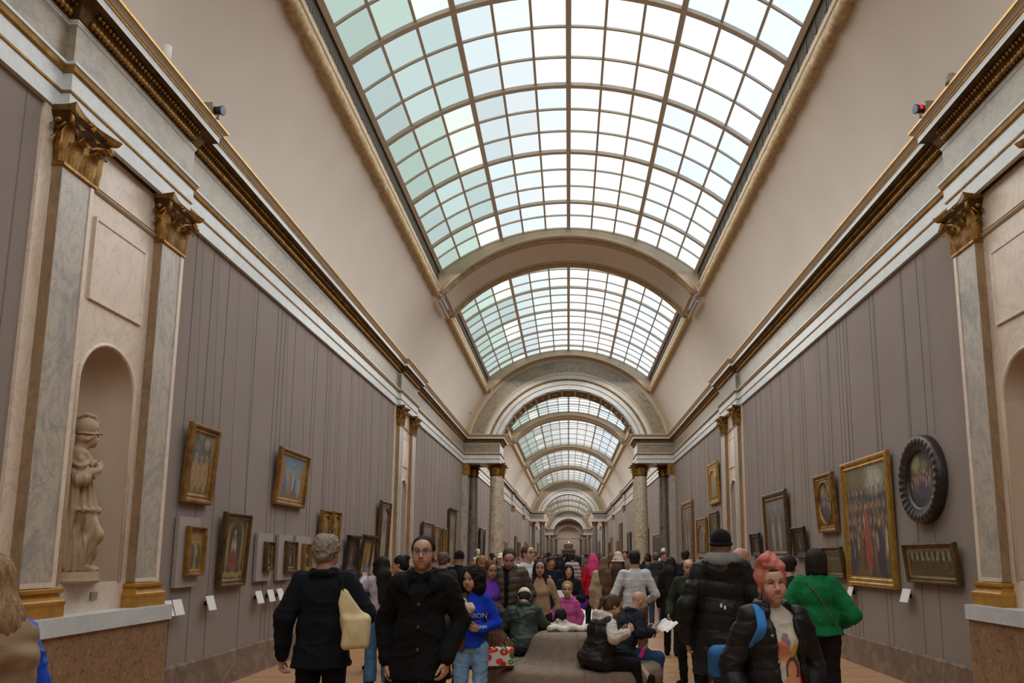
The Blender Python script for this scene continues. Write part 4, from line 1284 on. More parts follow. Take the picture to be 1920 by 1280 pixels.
def face_color(V, R, t, skin, brow=(.03,.02,.015), lip=None, stub=0, smile=False, closed=False, hs=1.0):
    """albedo of skin by place: lips, brows, nostrils, stubble, flushed cheeks"""
    L = (V - t) @ R / hs
    x, y, z = L.T
    sk = np.array(skin); C = np.tile(sk, (len(V), 1))
    def lay(m, c, f=1.0):
        m = (np.clip(m, 0, 1)*f)[:, None]; C[:] = C*(1 - m) + np.array(c)*m
    ish = np.sqrt(x*x + y*y + z*z) < .17
    front = (y > .05) & ish
    g = lambda cx, cz, rx, rz: np.exp(-(((np.abs(x) - cx)/rx)**2 + ((z - cz)/rz)**2)**1.0)*front
    lay(g(.040, -.028, .022, .018), sk*np.array([1.12, .80, .76]), .6)
    lay(g(0, -.022, .014, .014), sk*np.array([1.1, .82, .78]), .5)
    if stub: lay(((z < -.03) & (z > -.13) & ish)*smooth(-.03, -.05, z)*smooth(.0, .03, y + .03), sk*.52, stub)
    lp = lip or tuple(sk*np.array([.95, .52, .50]))
    mw = .032 if smile else .026
    zc = -.057 + (np.abs(x)/mw)**2*(.009 if smile else 0)
    lay(((np.abs(x) < mw) & (np.abs(z - zc) < .0135*(1 - (np.abs(x)/mw)**2*.75)) & (y > .07) & ish)*1., lp, .85)
    if smile: lay(((np.abs(x) < mw*.78) & (np.abs(z - zc + .0005) < .0058*(1 - (np.abs(x)/mw)**2)) & (y > .07) & ish)*1., (.50,.45,.40), .9)
    else: lay(((np.abs(x) < mw) & (np.abs(z - zc) < .0028) & (y > .07) & ish)*1., sk*.28, .9)
    # brows and lash line
    bz = .031 + .006*np.sin((np.abs(x) - .014)/.034*PI*.8)
    lay(((np.abs(x) > .012) & (np.abs(x) < .050) & (np.abs(z - bz) < .0052) & (y > .055) & ish)*1., brow, .85)
    lay(((np.abs(x) > .017) & (np.abs(x) < .046) & (np.abs(z - (.019 - .004*((np.abs(x) - .031)/.015)**2)) < .0030) & (y > .055) & ish)*1., tuple(np.array(brow)*.8), .8)
    if closed: lay(((np.abs(x) > .017) & (np.abs(x) < .046) & (np.abs(z - (.010 + .004*(1 - ((np.abs(x) - .031)/.015)**2))) < .0036) & (y > .05) & ish)*1., tuple(np.array(brow)*.6), .95)
    lay(((np.abs(np.abs(x) - .008) < .0045) & (np.abs(z + .0335) < .0028) & (y > .09) & ish)*1., sk*.3, .8)
    return np.clip(C, .003, 1)

DEF = dict(L=((-.218, -.035, 1.14), (-.235, .04, .885)), R=((.218, -.035, 1.14), (.235, .04, .885)))

class Person:
    def __init__(s, label, loc, face, h=1.72, female=False, child=False, group=None, lod=1, skin='fair', fat=0., lean=0., twist=0., seat=None, stride=0., side_lean=0.,
                 head=(0, 0, 0), headscale=None, arms=None, hands=True, hcurl=.35, name='person', hand_d=None, knee_bend=None):
        s.o = empty(name, loc, (0, 0, math.radians(face)), h/1.75)
        tag(s.o, label, 'person', group)
        s.lod = lod; s.female = female; s.skin = SKINS.get(skin, skin); s.fat = fat
        s.hv = {-1: .004, 0: .0055, 1: .0085, 2: .014, 3: .022}[lod]; s.gv = {-1: .0068, 0: .0095, 1: .013, 2: .020, 3: .03}[lod]
        s.hs = headscale or (1.28 if child else 1.0)
        s.dz = 0 if seat is None else -(.95 - (seat/(h/1.75) + .10))
        s.seat = seat
        piv = np.array([0, 0, .95 + s.dz])
        s.U = rot(twist, lean, side_lean); s.Ut = piv - s.U @ np.array([0, 0, .95])
        s.up = lambda p: s.U @ np.asarray(p, float) + s.Ut
        s.sw = .146 if female else .163
        if child: s.sw = .142
        s.sh = [s.up((-s.sw, -.005, 1.42)), s.up((s.sw, -.005, 1.42))]
        s.neck = s.up((0, -.012, 1.47)); hd = np.asarray(head, float)
        s.Rh = rot(*hd) @ rot(twist*.6, lean*.35, side_lean*.5)
        s.hc = s.neck + s.Rh @ np.array([0, .018, .155*s.hs])
        A = dict(DEF); A.update(arms or {})
        s.arm = []
        for i, kx in enumerate('LR'):
            e, w = A[kx]
            if kx in (arms or {}) : e, w = np.asarray(e, float), np.asarray(w, float)
            else: e, w = s.up(e), s.up(w)
            s.arm.append((s.sh[i], e, w))
        if seat is None:
            st = stride
            s.leg = [(np.array([-.092, 0, .92]), np.array([-.10, .02 + st*.5 + .02, .50]), np.array([-.105, st - .02, .09])),
                     (np.array([.092, 0, .92]), np.array([.10, .02 - st*.35 + .02, .50]), np.array([.105, -st - .02, .09 + .02*abs(st)*3]))]
        else:
            z = .95 + s.dz
            kb = knee_bend or ((-.12, .44, .98*seat/(h/1.75) + .07), (-.12, .50, .09), (.12, .44, .98*seat/(h/1.75) + .07), (.12, .46, .09))
            s.leg = [(np.array([-.095, 0, z - .02]), np.array(kb[0]), np.array(kb[1])), (np.array([.095, 0, z - .02]), np.array(kb[2]), np.array(kb[3]))]
        s.hcurl = hcurl; s.hands = hands; s.hand_d = hand_d or {}
    def put(s, name, V, F, mat, cols=None, parent=None, label=None):
        o = mesh_from(name, V, F, [mat], smooth=True, cols=cols, parent=parent or s.o)
        if label: o['label'] = label
        return o
    # ---- continuous body: head, neck, trunk, arms with fingers, legs
    def body(s, stub=0, lip=None, brow=(.03,.02,.015), smile=False, closed=False, legs=True, eyes=True):
        S = SDF(); det = s.lod <= 1
        S.frame(s.Rh*s.hs if False else s.Rh, s.hc)
        n0 = len(S.P); head_sdf(S, det, s.female, smile)
        if s.hs != 1.0:
            for i in range(n0, len(S.P)):
                p = list(S.P[i])
                if p[0] == 'c': p[1] = p[1]*s.hs; p[2] = p[2]*s.hs; p[3] *= s.hs; p[4] *= s.hs
                else: p[2] = p[2]*s.hs; p[9] = s.hc + (p[9] - s.hc)*s.hs
                S.P[i] = tuple(p)
        S.frame()
        nr = .048 if s.female else .057
        S.cone(s.hc + s.Rh @ np.array([0, -.028, -.05])*s.hs, s.neck + s.U @ np.array([0, -.005, -.03]), nr, nr + .008, .03)
        S.frame(s.U, s.Ut)
        S.ell((0, -.005, 1.29), (.14, .095, .16), .04); S.ell((0, 0, 1.10), (.125, .088, .16), .04); S.ell((0, 0, .95), (.14, .10, .11), .04)
        S.cone((-s.sw + .03, -.005, 1.415), (s.sw - .03, -.005, 1.415), .045, .045, .04)
        S.frame()
        for i, (a, e, w) in enumerate(s.arm):
            S.cone(a, e, .046, .038, .03); S.cone(e, w, .037, .0245, .02)
            if s.hands:
                d = s.hand_d.get('LR'[i]) if s.hand_d else None
                dd = (w - e)/np.linalg.norm(w - e) if d is None else np.asarray(d[0], float)
                sgn = -1 if i == 0 else 1
                nn = np.array([-sgn, .15, 0.]) if d is None else np.asarray(d[1], float)
                th = np.array([0, 1., .25]) if d is None else np.asarray(d[2], float)
                if s.lod <= 2: hand(S, w + dd*.015, dd, nn, th, s.hcurl, .98 if not s.female else .9)
                else: S.ell(w + dd*.07, (.03, .03, .08), .02)
        if legs:
            for hpt, kn, an in s.leg:
                S.cone(hpt, kn, .078, .052, .03); S.cone(kn, an, .05, .036, .02)
        V, F = S.mesh(s.hv)
        C = face_color(V, s.Rh, s.hc, s.skin, brow, lip, stub, smile, closed, s.hs)
        o = s.put('body', V, F, M['skin'], C)
        if det and eyes and not closed:
            for sg in (-1, 1):
                b = MB(); c = np.array([sg*.0305, .0775, .0115])
                P = []
                for i in range(9):
                    a = PI*i/8
                    P.append([tuple(c + .0125*np.array([math.sin(a)*math.cos(q*PI/6), math.cos(a), math.sin(a)*math.sin(q*PI/6)])) for q in range(12)])
                b.grid(P[:4], 1, True, closed=True); b.grid(P[3:], 0, True, closed=True)
                b.v = [tuple(s.hc + s.Rh @ (np.array(p)*s.hs)) for p in b.v]
                b.build('eye', [M['eye_white'], M['iris']], s.o)
        return o
    def _fin(s, S, name, mat, h=None, cuts=(), folds=.006, ff=9, seed=1, quilt=0, qn=9, tint=None, label=None, color=None, crease=1.3):
        V, F = S.mesh(h or s.gv, cuts)
        N = normals(V, F)
        d = folds*wob(V, ff, seed) + folds*.5*wob(V*np.array([1, 1, .45]), ff*2.2, seed + 5)
        if crease:
            rd = 1 - np.abs(wob(V*np.array([1.0, 1.0, 1.9]), ff*1.5, seed + 9, 2)); rd2 = 1 - np.abs(wob(V*np.array([1.6, 1.6, .8]), ff*2.6, seed + 11, 1))
            d = d + folds*crease*(np.clip(rd, 0, 1)**4 + .6*np.clip(rd2, 0, 1)**4 - .4)
        if quilt: d = d + quilt*np.abs(np.sin(V[:, 2]*PI*qn + .6*np.sin(V[:, 0]*5)))**.6 - quilt*.6
        V = V + N*d[:, None]
        cols = color(V) if color else None
        return s.put(name, V, F, mat, cols, label=label)
    # ---- garments
    def top(s, mat, name='jacket', inf=.03, hem=.80, flare=0., seed=1, sleeve=True, collar=0, hood=0, cuff=.02, folds=.006, ff=9, quilt=0, qn=9, opening=None, sl=0., color=None, label=None, slen=1.0, vneck=0, hemtilt=None, hips=True):
        S = SDF(); f = s.fat; S.frame(s.U, s.Ut)
        fm = s.female
        S.ell((0, -.004, 1.30), (.146 + inf*.85 + f, .100 + inf*.85 + f*.9, .15 + inf*.4), .03)
        if fm: S.ell((0, .062 + f*.3, 1.275), (.112, .050 + inf*.5, .065), .035)
        S.ell((0, f*.3, 1.12), (.134 + inf*.85 + f*1.2, .094 + inf*.85 + f*1.3, .17), .04)
        S.cone((-s.sw + .02, -.012, 1.412), (s.sw - .02, -.012, 1.412), .046 + inf*.5, .046 + inf*.5, .035)
        S.cone((0, -.018, 1.40), (0, -.018, 1.462), .085 + inf*.3, .066 + inf*.25, .04)
        if s.seat is None: S.frame()
        zb = hem - .06
        if hips:
            top_r, bot_r = .146 + inf*.85 + f*1.1, .162 + inf*.85 + flare + f*1.1
            if s.seat is None:
                S.cone((0, 0, 1.02), (0, 0, zb), top_r, bot_r, .05, sq=(1, .70, 1))
            else:
                S.ell((0, 0, .97), (.17 + inf + f, .125 + inf + f, .13), .05)
        S.frame()
        for a, e, w in s.arm:
            if not sleeve: continue
            S.cone(a, e, .050 + inf*.6 + f*.3, .043 + inf*.55 + sl, .025)
            S.cone(e, e + (w - e)*slen, .044 + inf*.55 + sl, .031 + inf*.5 + sl*.6, .02)
        if collar:
            c = s.neck + s.U @ np.array([0, -.005, .0])
            S.frame(s.U, c); S.ring((0, 0, .0), .074 + inf*.3, .016 + collar*.25, 14, .02, .95, tilt=-.012); S.ring((0, -.002, collar*.7), .078 + inf*.3, .013, 14, .015, .95, a0=-.9, a1=PI + .9, tilt=-.015); S.frame()
        if hood:
            S.frame(s.U, s.neck); S.ell((0, -.085, -.03), (.125 + hood, .06 + hood, .10), .04); S.ring((0, -.035, .02), .105 + hood*.5, .03, 12, .03, .9, a0=PI*.85, a1=PI*2.15, tilt=.0); S.frame()
        if vneck:
            S.frame(s.U, s.Ut); S.cone((0, .10, 1.50), (0, .125, 1.50 - vneck), .045, .008, .01, op='s'); S.frame()
        S.frame(s.Rh, s.hc); S.ell((0, .015, -.03), (.075*s.hs, .098*s.hs, .11*s.hs), .01, 's'); S.frame()
        if opening:
            x0t, x1t, x0b, x1b = opening
            S.frame(s.U, s.Ut)
            n = 9
            for i in range(n):
                t = i/(n - 1); z = 1.50 - t*(1.50 - hem + .12); xa = x0t + (x0b - x0t)*t; xb = x1t + (x1b - x1t)*t
                S.box(((xa + xb)/2, .20, z), ((xb - xa)/2, .17, .06), .012, .012, 's')
            S.frame()
        cuts = [(hem, 'below')] if s.seat is None else ()
        return s._fin(S, name, mat, None, cuts, folds, ff, seed, quilt, qn, label=label, color=color)
    def trousers(s, mat, inf=.014, flare=0., seed=3, length=.045, name='trousers', folds=.005, label=None, slim=0):
        S = SDF(); z = .95 + s.dz; f = s.fat
        S.ell((0, 0, z), (.146 + f, .104 + f, .12), .04)
        for hpt, kn, an in s.leg:
            an2 = an.copy(); an2[2] = length + .03
            S.cone(hpt, kn, .084 + inf + f*.5, .056 + inf, .03); S.cone(kn, an2, .056 + inf, .043 + inf + flare, .03)
        return s._fin(S, name, mat, None, [(length, 'below')], folds, 12, seed, label=label)
    def skirt(s, mat, hem=.35, inf=.02, flare=.08, seed=4, name='skirt'):
        S = SDF(); S.cone((0, 0, 1.02), (0, 0, hem - .05), .15 + inf, .17 + inf + flare, .05, sq=(1, .75, 1))
        return s._fin(S, name, mat, None, [(hem, 'below')], .008, 9, seed)
    def shoes(s, mat, sole=None, heel=0):
        for i, (hpt, kn, an) in enumerate(s.leg):
            S = SDF(); x, y = an[0], an[1]; g = max(0, an[2] - .09)
            sg = -1 if i == 0 else 1
            S.cone((x, y - .035, .045 + g), (x + sg*.025, y + .155, .035 + g), .043, .034, .02, sq=(1, 1, .95)); S.cone((x, y - .01, .05 + g), (x, y - .005, .13 + g), .045, .048, .03)
            s._fin(S, 'shoe', mat, max(s.gv, .009), [(.004 + g, 'below')], .001, 9, 2)
    # ---- hair and headgear (head space)
    def hair(s, style, col, kind='hair', seed=5, vol=0., length=.3, name='hair', label=None, under=False):
        S = SDF(); S.frame(s.Rh, s.hc); k = s.hs; q = lambda *p: tuple(v*k for v in p)
        mat = cloth(col, kind); folds = .004; ff = 60; face = True
        v = vol
        if style in ('short', 'long', 'ponytail', 'bun', 'bob'):
            S.ell(q(0, -.016, .042), q(.083 + v, .100 + v, .089 + v), .015)
            if style == 'short': S.ell(q(0, -.055, -.02), q(.070 + v, .055, .065), .02)
            else: S.ell(q(0, -.05, -.01), q(.078 + v, .065 + v, .085), .02)
        if style == 'long':
            L = length; b0 = s.hc + s.Rh @ np.array(q(0, -.045, .0)); 
            S.frame(); bk = s.neck + s.U @ np.array([0, -.10, .02])
            S.cone(b0, bk, .085*k + v, .085 + v, .03, sq=(1, .62, 1)); S.cone(bk, bk + s.U @ np.array([0, -.03, -L]), .088 + v, .060, .03, sq=(1.15, .5, 1))
            S.frame(s.Rh, s.hc)
            for sg in (-1, 1):
                S.cone(q(sg*.074, .005, .03), q(sg*.080, .0, -.10), .026*k, .028*k, .02)
                S.frame(); p0 = s.hc + s.Rh @ np.array(q(sg*.080, .0, -.10)); S.cone(p0, s.neck + s.U @ np.array([sg*.10, .075 if s.female else 0, -.05 - L*.35]), .028*k, .022, .02); S.frame(s.Rh, s.hc)
        if style == 'bob':
            for sg in (-1, 1): S.cone(q(sg*.075, -.01, .02), q(sg*.078, -.01, -.10), .030*k, .03*k, .02)
            S.ell(q(0, -.065, -.08), q(.08, .05, .06), .03)
        if style == 'ponytail':
            S.cone(q(0, -.105, .055), q(0, -.15, .01), .028*k, .034*k, .02); S.cone(q(0, -.15, .01), q(0, -.155, -.13), .034*k, .014*k, .02)
        if style == 'bun': S.ell(q(0, -.10, .085), q(.042, .042, .038), .015)
        if style == 'curly':
            S.ell(q(0, -.035, .025), q(.125 + v, .125 + v, .115 + v), .03); S.ell(q(-.06, -.03, -.06), q(.078, .085, .095), .03); S.ell(q(.06, -.03, -.06), q(.078, .085, .095), .03)
            folds = .013; ff = 48
        if style == 'fringe': # horseshoe of hair around a bald crown
            S.ell(q(0, -.030, .004), q(.086, .104, .058), .015); S.box(q(0, .0, .10), q(.1, .14, .045), .005, .01, 's')
        if style == 'tousled':
            S.ell(q(0, -.018, .048), q(.090 + v, .106 + v, .092 + v), .015); S.ell(q(0, -.062, -.02), q(.072, .055, .065), .02); folds = .010; ff = 38
        # clear the face
        zc = {'curly': .004, 'long': .004, 'bob': .0}.get(style, -.004)
        S.ell(q(0, .098, -.030), q(.066, .070, .088), .012, 's')
        S.box(q(0, .16, -.09), q(.058, .10, .10), .01, .012, 's')
        if style in ('short', 'tousled', 'fringe'):
            for sg in (-1, 1): S.ell(q(sg*.085, .012, -.028), q(.03, .045, .042), .012, 's')
            S.box(q(0, .05, -.135), q(.15, .20, .06), .01, .012, 's')
        if under: S.box(q(0, 0, .20), q(.3, .3, .155), .005, .01, 's')
        V, F = S.mesh(max(s.hv*1.0, .0055)); N = normals(V, F); L = (V - s.hc) @ s.Rh
        if style in ('curly', 'tousled'):
            d = folds*wob(V, ff, seed) + folds*.9*(1 - np.abs(wob(V, ff*1.7, seed + 3)))**3
        else:
            an = np.arctan2(L[:, 0], -L[:, 1] + .02); rs = folds*.55
            d = rs*np.sin(an*26 + 3*np.sin(L[:, 2]*30 + seed)) + rs*np.sin(an*43 + L[:, 2]*25 + seed*2) + folds*.8*wob(V*np.array([1, 1, .3]), 34, seed)
        V = V + N*d[:, None]
        return s.put(name, V, F, mat, None, label=label)
    def hat(s, kind, col, label=None, brim=None):
        S = SDF(); S.frame(s.Rh, s.hc); k = s.hs; q = lambda *p: tuple(v*k for v in p); folds = .002; ff = 20
        mk = 'knit' if kind in ('beanie', 'turban') else 'cloth'
        if kind == 'beanie':
            S.ell(q(0, -.014, .056), q(.086, .104, .090), .01); S.box(q(0, -.01, -.065), q(.12, .14, .07), .0, .01, 's', R=rot(0, -12, 0)); S.ring(q(0, -.014, .018), .083*k, .012*k, 20, .01, 1.2)
        if kind == 'cap':
            S.ell(q(0, -.012, .052), q(.084, .102, .080), .01); S.box(q(0, -.01, -.055), q(.12, .14, .07), .0, .008, 's'); S.ell(q(0, .115, .034), q(.066, .07, .010), .015); S.ell(q(0, -.125, .022), q(.03, .03, .02), .004, 's')
        if kind == 'bucket':
            S.cone(q(0, -.012, .03), q(0, -.012, .105), .090*k, .072*k, .01, sq=(1, 1.1, 1)); S.cone(q(0, -.012, .030), q(0, -.012, .012), .094*k, .122*k, .01, sq=(1, 1.08, 1)); S.box(q(0, -.01, -.10), q(.2, .2, .10), .0, .008, 's')
        if kind == 'turban':
            S.ell(q(0, -.022, .052), q(.090, .108, .094), .015); S.ell(q(-.010, -.010, .132), q(.062, .072, .055), .03); S.cone(q(-.055, .045, .100), q(.045, .050, .165), .030*k, .026*k, .02); S.cone(q(.045, .050, .165), q(.06, -.02, .13), .028*k, .024*k, .02)
            S.cone(q(-.06, .02, .12), q(.01, .03, .185), .02*k, .02*k, .012); S.cone(q(-.035, .066, .110), q(.052, .064, .125), .014*k, .016*k, .008)
            for sg in (-1, 1): S.cone(q(sg*.072, .020, .060), q(sg*.076, .0, -.045), .020*k, .012*k, .02)
            S.ell(q(0, .112, -.008), q(.060, .068, .100), .012, 's'); S.box(q(0, .05, -.125), q(.16, .16, .07), .0, .01, 's'); folds = .003; ff = 40
        if kind == 'hijab':
            S.ell(q(0, -.014, .040), q(.092, .108, .096), .02); S.cone(q(0, -.02, -.03), q(0, -.03, -.17), .088*k, .13*k, .03); S.ell(q(0, -.02, -.20), q(.17, .13, .09), .04); S.cone(q(0, -.10, -.05), q(0, -.12, -.36), .10*k, .09*k, .04, sq=(1.2, .6, 1))
            S.ell(q(0, .115, -.016), q(.054, .066, .080), .012, 's'); folds = .006; ff = 16
        if kind == 'hoodup':
            S.ell(q(0, -.02, .035), q(.105, .115, .11), .02); S.cone(q(0, -.03, -.03), q(0, -.03, -.15), .10*k, .11*k, .03); S.ell(q(0, .12, -.01), q(.07, .08, .10), .012, 's')
        mat = cloth(col, mk)
        nm = {'beanie': 'knit_hat', 'cap': 'peaked_cap', 'bucket': 'bucket_hat', 'turban': 'head_wrap', 'hijab': 'headscarf', 'hoodup': 'hood'}[kind]
        V, F = S.mesh(max(s.hv, .0055)); N = normals(V, F); L = (V - s.hc) @ s.Rh
        if kind == 'turban': dd = .0018*np.sin(95*(L[:, 2] + .45*L[:, 0] + .25*L[:, 1]) + 2*np.sin(L[:, 0]*30)) + .002*wob(V, 30, 4)
        else: dd = folds*wob(V, ff, 8)
        return s.put(nm, V + N*dd[:, None], F, mat, None, label=label)
    def glasses(s, col='black'):
        b = MB()
        for sg in (-1, 1):
            pts = [(sg*.034 + .025*math.cos(a)*(1 + .12*abs(math.cos(a))), .1065 - .004*abs(math.cos(a)), .010 + .017*math.sin(a)) for a in [2*PI*i/20 for i in range(21)]]
            b.tube(pts, .0022, 6, 0, False); b.tube([(sg*.061, .103, .014), (sg*.079, .06, .014), (sg*.082, -.005, .010)], .002, 5)
        b.tube([(-.010, .108, .013), (0, .112, .016), (.010, .108, .013)], .002, 5)
        b.v = [tuple(s.hc + s.Rh @ (np.array(p)*s.hs)) for p in b.v]
        g = b.build('spectacles', M['black'], s.o)
        b = MB()
        for sg in (-1, 1):
            b.add([(sg*.034 + .025*math.cos(a)*(1 + .12*abs(math.cos(a))), .1055, .010 + .017*math.sin(a)) for a in [2*PI*i/20 for i in range(20)]], [tuple(range(20))])
        b.v = [tuple(s.hc + s.Rh @ (np.array(p)*s.hs)) for p in b.v]
        b.build('lens', M['glass_lens'], g)
    def strap(s, name, pts, r, mat, sq=None, label=None):
        S = SDF()
        S.chain([np.asarray(p, float) for p in pts], [r]*len(pts), .01)
        V, F = S.mesh(max(.007, s.gv*.6)); return s.put(name, V, F, mat, label=label)
    def world(s, p):
        """point of the figure's own space in the hall"""
        o = s.o; k = o.scale[0]; a = o.rotation_euler[2]
        x, y, z = [v*k for v in p]
        return (o.location[0] + x*math.cos(a) - y*math.sin(a), o.location[1] + x*math.sin(a) + y*math.cos(a), o.location[2] + z)

def thing_sdf(name, S, h, mat, label, cat, loc=(0,0,0), rotz=0, folds=0, ff=10, seed=1, cols=None, group=None, cuts=(), parent=None):
    V, F = S.mesh(h, cuts)
    if folds: V = V + normals(V, F)*(folds*wob(V, ff, seed))[:, None]
    c = cols(V) if cols else None
    o = mesh_from(name, V, F, [mat], smooth=True, cols=c, parent=parent)
    o.location = loc; o.rotation_euler = (0, 0, rotz)
    if label: tag(o, label, cat, group)
    return o

def ribbon(pts, wdir, w, th):
    """flat strap through points; wdir: width direction per point or one for all"""
    b = MB(); rows = []
    pts = [Vector(p) for p in pts]
    for i, p in enumerate(pts):
        t = (pts[min(i+1, len(pts)-1)] - pts[max(i-1, 0)]).normalized()
        u = Vector(wdir); u = (u - t*u.dot(t)).normalized(); n = t.cross(u)
        rows.append([tuple(p + u*a*w/2 + n*c*th/2) for a, c in ((-1, -1), (1, -1), (1, 1), (-1, 1))])
    b.grid(rows, 0, False, closed=True)
    b.add(rows[0], [(0, 1, 2, 3)]); b.add(rows[-1], [(3, 2, 1, 0)])
    return b
def curve_pts(P, n=6):
    out = []
    P = [Vector(p) for p in P]
    for i in range(len(P) - 1):
        a, b_, c, d_ = P[max(i-1, 0)], P[i], P[i+1], P[min(i+2, len(P)-1)]
        for q in range(n):
            t = q/n
            out.append(.5*((2*b_) + (c - a)*t + (2*a - 5*b_ + 4*c - d_)*t*t + (3*b_ - a - 3*c + d_)*t*t*t))
    out.append(P[-1]); return out
# ================================================================== the visitors
K = cloth
def project_text(p, garment, text, size, cx, z, col, front=True, spacing=1.0):
    """lettering laid on the cloth of a figure, following its surface"""
    cu = bpy.data.curves.new('lettering', 'FONT'); cu.body = text; cu.size = size; cu.align_x = 'CENTER'; cu.space_character = spacing; cu.resolution_u = 2
    tmp = bpy.data.objects.new('lettering', cu); COL.objects.link(tmp)
    me = bpy.data.meshes.new_from_object(tmp.evaluated_get(bpy.context.evaluated_depsgraph_get()))
    bpy.data.objects.remove(tmp)
    bm = bmesh.new(); bm.from_mesh(me); bmesh.ops.triangulate(bm, faces=bm.faces[:])
    bmesh.ops.subdivide_edges(bm, edges=[e for e in bm.edges if e.calc_length() > .02], cuts=2)
    from mathutils.bvhtree import BVHTree
    g = garment.data; bv = BVHTree.FromPolygons([v.co for v in g.vertices], [f.vertices for f in g.polygons])
    s = 1 if front else -1
    for v in bm.verts:
        x = cx - s*v.co.x; zz = z + v.co.y
        hit = bv.ray_cast(Vector((x, s*1.0, zz)), Vector((0, -s, 0)))
        y = hit[0].y if hit[0] is not None else s*.1
        v.co = Vector((x, y + s*.004, zz))
    bm.to_mesh(me); bm.free()
    me.materials.append(M['print_white'] if col == 'white' else cloth(col))
    o = bpy.data.objects.new('lettering', me); link(o, p.o)
    return o
M['print_white'] = simple('white_print', lin('#c9c9cc'), .8)

def phone(loc, rz, label, tilt=.3):
    r = empty('mobile_phone', loc, (tilt, 0, rz)); tag(r, label, 'phone')
    b = MB(); b.box(-.037, .037, -.004, .004, -.075, .075); b.build('casing', M['black'], r)
    b = MB(); b.box(-.033, .033, -.0055, -.004, -.070, .070); b.build('screen', M['lens'], r)
    return r

# ---------- 1 grey haired man from behind
p = Person('man with tousled grey hair and dark navy coat, seen from behind, carrying a tote', (-1.86, 6.0, 0), 6, 1.79, lod=0, skin='mid', head=(-16, 0, 0), stride=.06,
           arms=dict(L=((-.265, -.05, 1.16), (-.29, .03, .885)), R=((.315, -.02, 1.17), (.20, .20, 1.13))), hcurl=.55)
p.body(brow=(.15,.13,.11))
p.top(K('#101218'), 'coat', .050, .80, .03, seed=21, collar=.045, folds=.008, ff=8, cuff=.02)
p.trousers(K('#0d0d10'), seed=22); p.shoes(K('#0c0b0b', 'leather'))
p.hair('tousled', '#877c6e', vol=.004)
S = SDF(); S.box((.01, 0, -.06), (.062, .022, .085), .035, .03); S.cone((-.055, 0, .0), (-.088, 0, .235), .035, .012, .03, sq=(1, .6, 1)); S.cone((.06, 0, .01), (-.080, 0, .225), .032, .012, .03, sq=(1, .6, 1)); S.cone((.0, 0, .03), (-.075, 0, .15), .05, .02, .03, sq=(1, .4, 1))
V, F = S.mesh(.007); V = V + normals(V, F)*(.007*wob(V*np.array([1, 1, .6]), 24, 3) + .006*(1 - np.abs(wob(V*np.array([1.4, 1, .5]), 20, 8)))**3)[:, None]
bag = mesh_from('tote_bag', V, F, [K('#cbb98f')], smooth=True); bag.location = (-1.575, 5.84, 1.15); bag.rotation_euler = (0, 0, .2)
tag(bag, 'cream cloth tote bag hanging at the side of the grey haired man', 'bag')
ribbon(curve_pts([(-.085, .0, .22), (-.105, .0, .33), (-.118, .02, .42)]), (0, 1, 0), .035, .006).build('strap', K('#1a1a20'), bag)

# ---------- 2 man in glasses, front
p = Person('man in glasses and black overcoat walking towards the viewer, short dark hair', (-1.05, 5.65, 0), 178, 1.785, lod=-1, skin=(.40,.225,.15), head=(4, -2, 0), stride=-.12,
           arms=dict(L=((-.275, -.04, 1.16), (-.205, .12, .93)), R=((.275, -.07, 1.15), (.235, .0, .90))), hcurl=.42,
           hand_d=dict(L=((.06, .12, -1), (.9, -.1, .1), (.3, .9, .2)), R=((-.1, .1, -1), (-1, .1, 0), (0, 1, .1))))
p.body(stub=.35, brow=(.02,.014,.01))
p.hair('short', '#1b1613'); p.glasses()
p.top(K('#0c0c0d'), 'overcoat', .045, .78, .035, seed=31, collar=.05, folds=.007, ff=8, vneck=.10)
# lapels and buttons
for sg in (-1, 1):
    S = SDF(); S.cone((sg*.065, .07, 1.485), (sg*.115, .115, 1.41), .024, .030, .015, sq=(1, .3, 1)); S.cone((sg*.115, .115, 1.41), (sg*.04, .142, 1.335), .030, .010, .015, sq=(1, .3, 1))
    V, F = S.mesh(.008); p.put('lapel', V, F, K('#0b0b0c'))
for z in (1.28, 1.13, .98):
    b = MB(); b.lathe([(.001, .006), (.012, .004), (.014, 0)], 10); b.v = [(x - .01, .150 + zz, y + z) for x, y, zz in b.v]; b.build('button', M['black'], p.o)
p.trousers(K('#0b0b0c'), seed=32); p.shoes(K('#0c0b0b', 'leather'))

# ---------- 3 woman with long black hair photographing the left wall
p = Person('young woman with long black hair, lilac grey jumper and blue jeans, raising a phone', (-2.42, 10.2, 0), 24, 1.63, True, lod=1, skin='fair', stride=.08, head=(10, 0, 0),
           arms=dict(L=((-.31, .06, 1.25), (-.20, .27, 1.43))), hcurl=.6, hand_d=dict(L=((.1, .3, 1), (.3, .9, 0), (1, 0, 0))))
p.body(); p.hair('long', '#16110f', length=.34)
p.top(K('#b3adbe', 'knit'), 'jumper', .03, .92, .01, seed=41, sl=.012)
p.trousers(K('#47739d', 'denim'), .018, .025, seed=42, length=.06); p.shoes(K('#141212', 'leather'))
p.strap('bag_strap', [(-.10, -.13, 1.40), (.0, -.155, 1.25), (.12, -.15, 1.10), (.17, -.10, 1.02)], .011, K('#15120f'))
x, y, z = p.world((-.17, .30, 1.53)); phone((x, y, z), math.radians(24), 'mobile phone held up by the woman with long black hair')
# companion behind her in black
p = Person('person in black with dark fuzzy hair standing behind the raised phone', (-2.72, 11.4, 0), 30, 1.60, True, lod=2, stride=.2, head=(20, 5, 0))
p.body(); p.hair('curly', '#17120f', 'curls'); p.top(K('#131314'), 'jacket', .04, .75, .02, seed=43); p.trousers(K('#101011'), seed=44); p.shoes(K('#141110', 'leather'))

